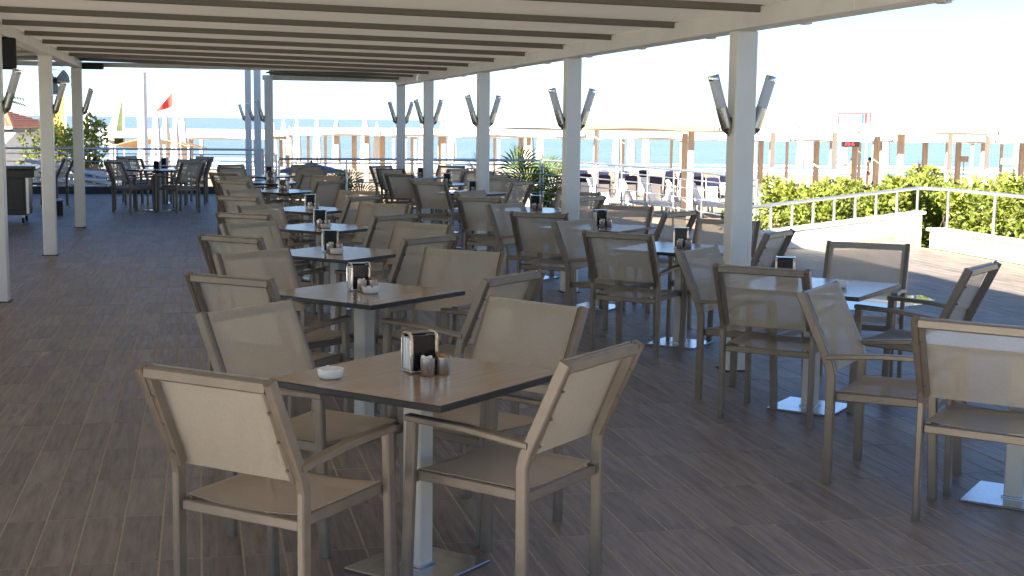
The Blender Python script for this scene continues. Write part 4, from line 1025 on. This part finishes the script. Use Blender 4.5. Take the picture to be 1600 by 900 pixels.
# people on the beach
def person(label, px, dep, rz, pose, skin, wear, wear_parts, height=1.7):
    q = on_beach(px, dep); r = thing('person', label, 'person', q, rz); s = height / 1.72
    J = {'pel': (0, 0, .93), 'spine': (0, 0, 1.15), 'chest': (0, 0, 1.34), 'neck': (0, 0, 1.46), 'headb': (0, -.01, 1.54), 'head': (0, -.01, 1.64),
         'shl': (-.17, 0, 1.40), 'ell': (-.24, .0, 1.12), 'wrl': (-.24, -.10, .90), 'hal': (-.24, -.14, .80), 'shr': (.17, 0, 1.40), 'elr': (.24, 0, 1.12), 'wrr': (.24, -.10, .90), 'har': (.24, -.14, .80),
         'hil': (-.10, 0, .88), 'knl': (-.11, -.03, .50), 'anl': (-.11, .02, .09), 'tol': (-.11, -.14, .03), 'hir': (.10, 0, .88), 'knr': (.11, -.03, .50), 'anr': (.11, .02, .09), 'tor': (.11, -.14, .03)}
    if pose == 'bend':
        for k in ('spine', 'chest', 'neck', 'headb', 'head', 'shl', 'shr'):
            x, y, z = J[k]; a = R(48); dz = z - .93; J[k] = (x, y - math.sin(a) * dz, .93 + math.cos(a) * dz)
        for k, sg in (('l', -1), ('r', 1)):
            sx, sy, sz = J['sh' + k]; J['el' + k] = (sx + sg * .04, sy - .06, sz - .27); J['wr' + k] = (sx + sg * .02, sy - .16, sz - .47); J['ha' + k] = (sx, sy - .20, sz - .56)
    if pose == 'walk': J['knl'] = (-.11, -.14, .52); J['anl'] = (-.11, -.10, .10); J['tol'] = (-.11, -.26, .06); J['anr'] = (.11, .18, .10); J['tor'] = (.11, .04, .03); J['wrr'] = (.22, .12, .92); J['har'] = (.22, .14, .83)
    rad = dict(pel=.135, spine=.12, chest=.145, neck=.055, headb=.075, head=.095, shl=.065, ell=.043, wrl=.03, hal=.032, shr=.065, elr=.043, wrr=.03, har=.032, hil=.09, knl=.062, anl=.04, tol=.035, hir=.09, knr=.062, anr=.04, tor=.035)
    ed = [('pel', 'spine'), ('spine', 'chest'), ('chest', 'neck'), ('neck', 'headb'), ('headb', 'head'), ('chest', 'shl'), ('shl', 'ell'), ('ell', 'wrl'), ('wrl', 'hal'), ('chest', 'shr'), ('shr', 'elr'), ('elr', 'wrr'), ('wrr', 'har'), ('pel', 'hil'), ('hil', 'knl'), ('knl', 'anl'), ('anl', 'tol'), ('pel', 'hir'), ('hir', 'knr'), ('knr', 'anr'), ('anr', 'tor')]
    def skinned(nm, keys, m, grow=0.0):
        ks = [k for k in J if k in keys]; ix = {k: i for i, k in enumerate(ks)}
        me = bpy.data.meshes.new(nm); me.from_pydata([tuple(c * s for c in J[k]) for k in ks], [(ix[a], ix[b]) for a, b in ed if a in ix and b in ix], []); me.materials.append(MATS[m])
        o = link(nm, me, r); md = o.modifiers.new('skin', 'SKIN'); md.use_smooth_shade = True
        sv = me.skin_vertices[0].data
        for k in ks: q_ = (rad[k] + grow) * s; sv[ix[k]].radius = (q_, q_ * (.72 if k in ('pel', 'spine', 'chest') else 1))
        sv[ix['pel']].use_root = True
        o.modifiers.new('sub', 'SUBSURF').levels = 2; o.modifiers['sub'].render_levels = 2
    skinned('body', set(J), skin)
    skinned('clothing', wear_parts, wear, .014)
    h = Vector(J['head']) * s; mb = MB(); mb.lathe([(.02, .115), (.07, .095), (.102, .045), (.104, 0), (.09, -.05)], 12, c=(h.x, h.y + .018, h.z + .0)); mb.build('hair', 'hair', r)
PANTS = {'pel', 'hil', 'hir', 'knl', 'knr'}; SHIRT = {'pel', 'spine', 'chest', 'shl', 'shr', 'ell', 'elr'}
person('tanned person in dark shorts bending forward on the sand beyond hedge', 1447, 72, -YAW + R(-70), 'bend', 'skin_tan', 'swim_dark', {'pel', 'hil', 'hir'})
person('person in pink swimwear walking near the electronic sign', 1330, 74, -YAW + R(20), 'walk', 'skin', 'swim_pink', {'pel', 'spine', 'hil', 'hir'})
person('person in dark shorts standing beside a wooden post by the water', 1357, 78, -YAW + R(160), 'stand', 'skin', 'swim_dark', {'pel', 'hil', 'hir'})
person('person in a blue shirt beyond the left wing near stacked sunbeds', 151, 36, -YAW + R(30), 'stand', 'skin', 'shirt_blue', SHIRT)
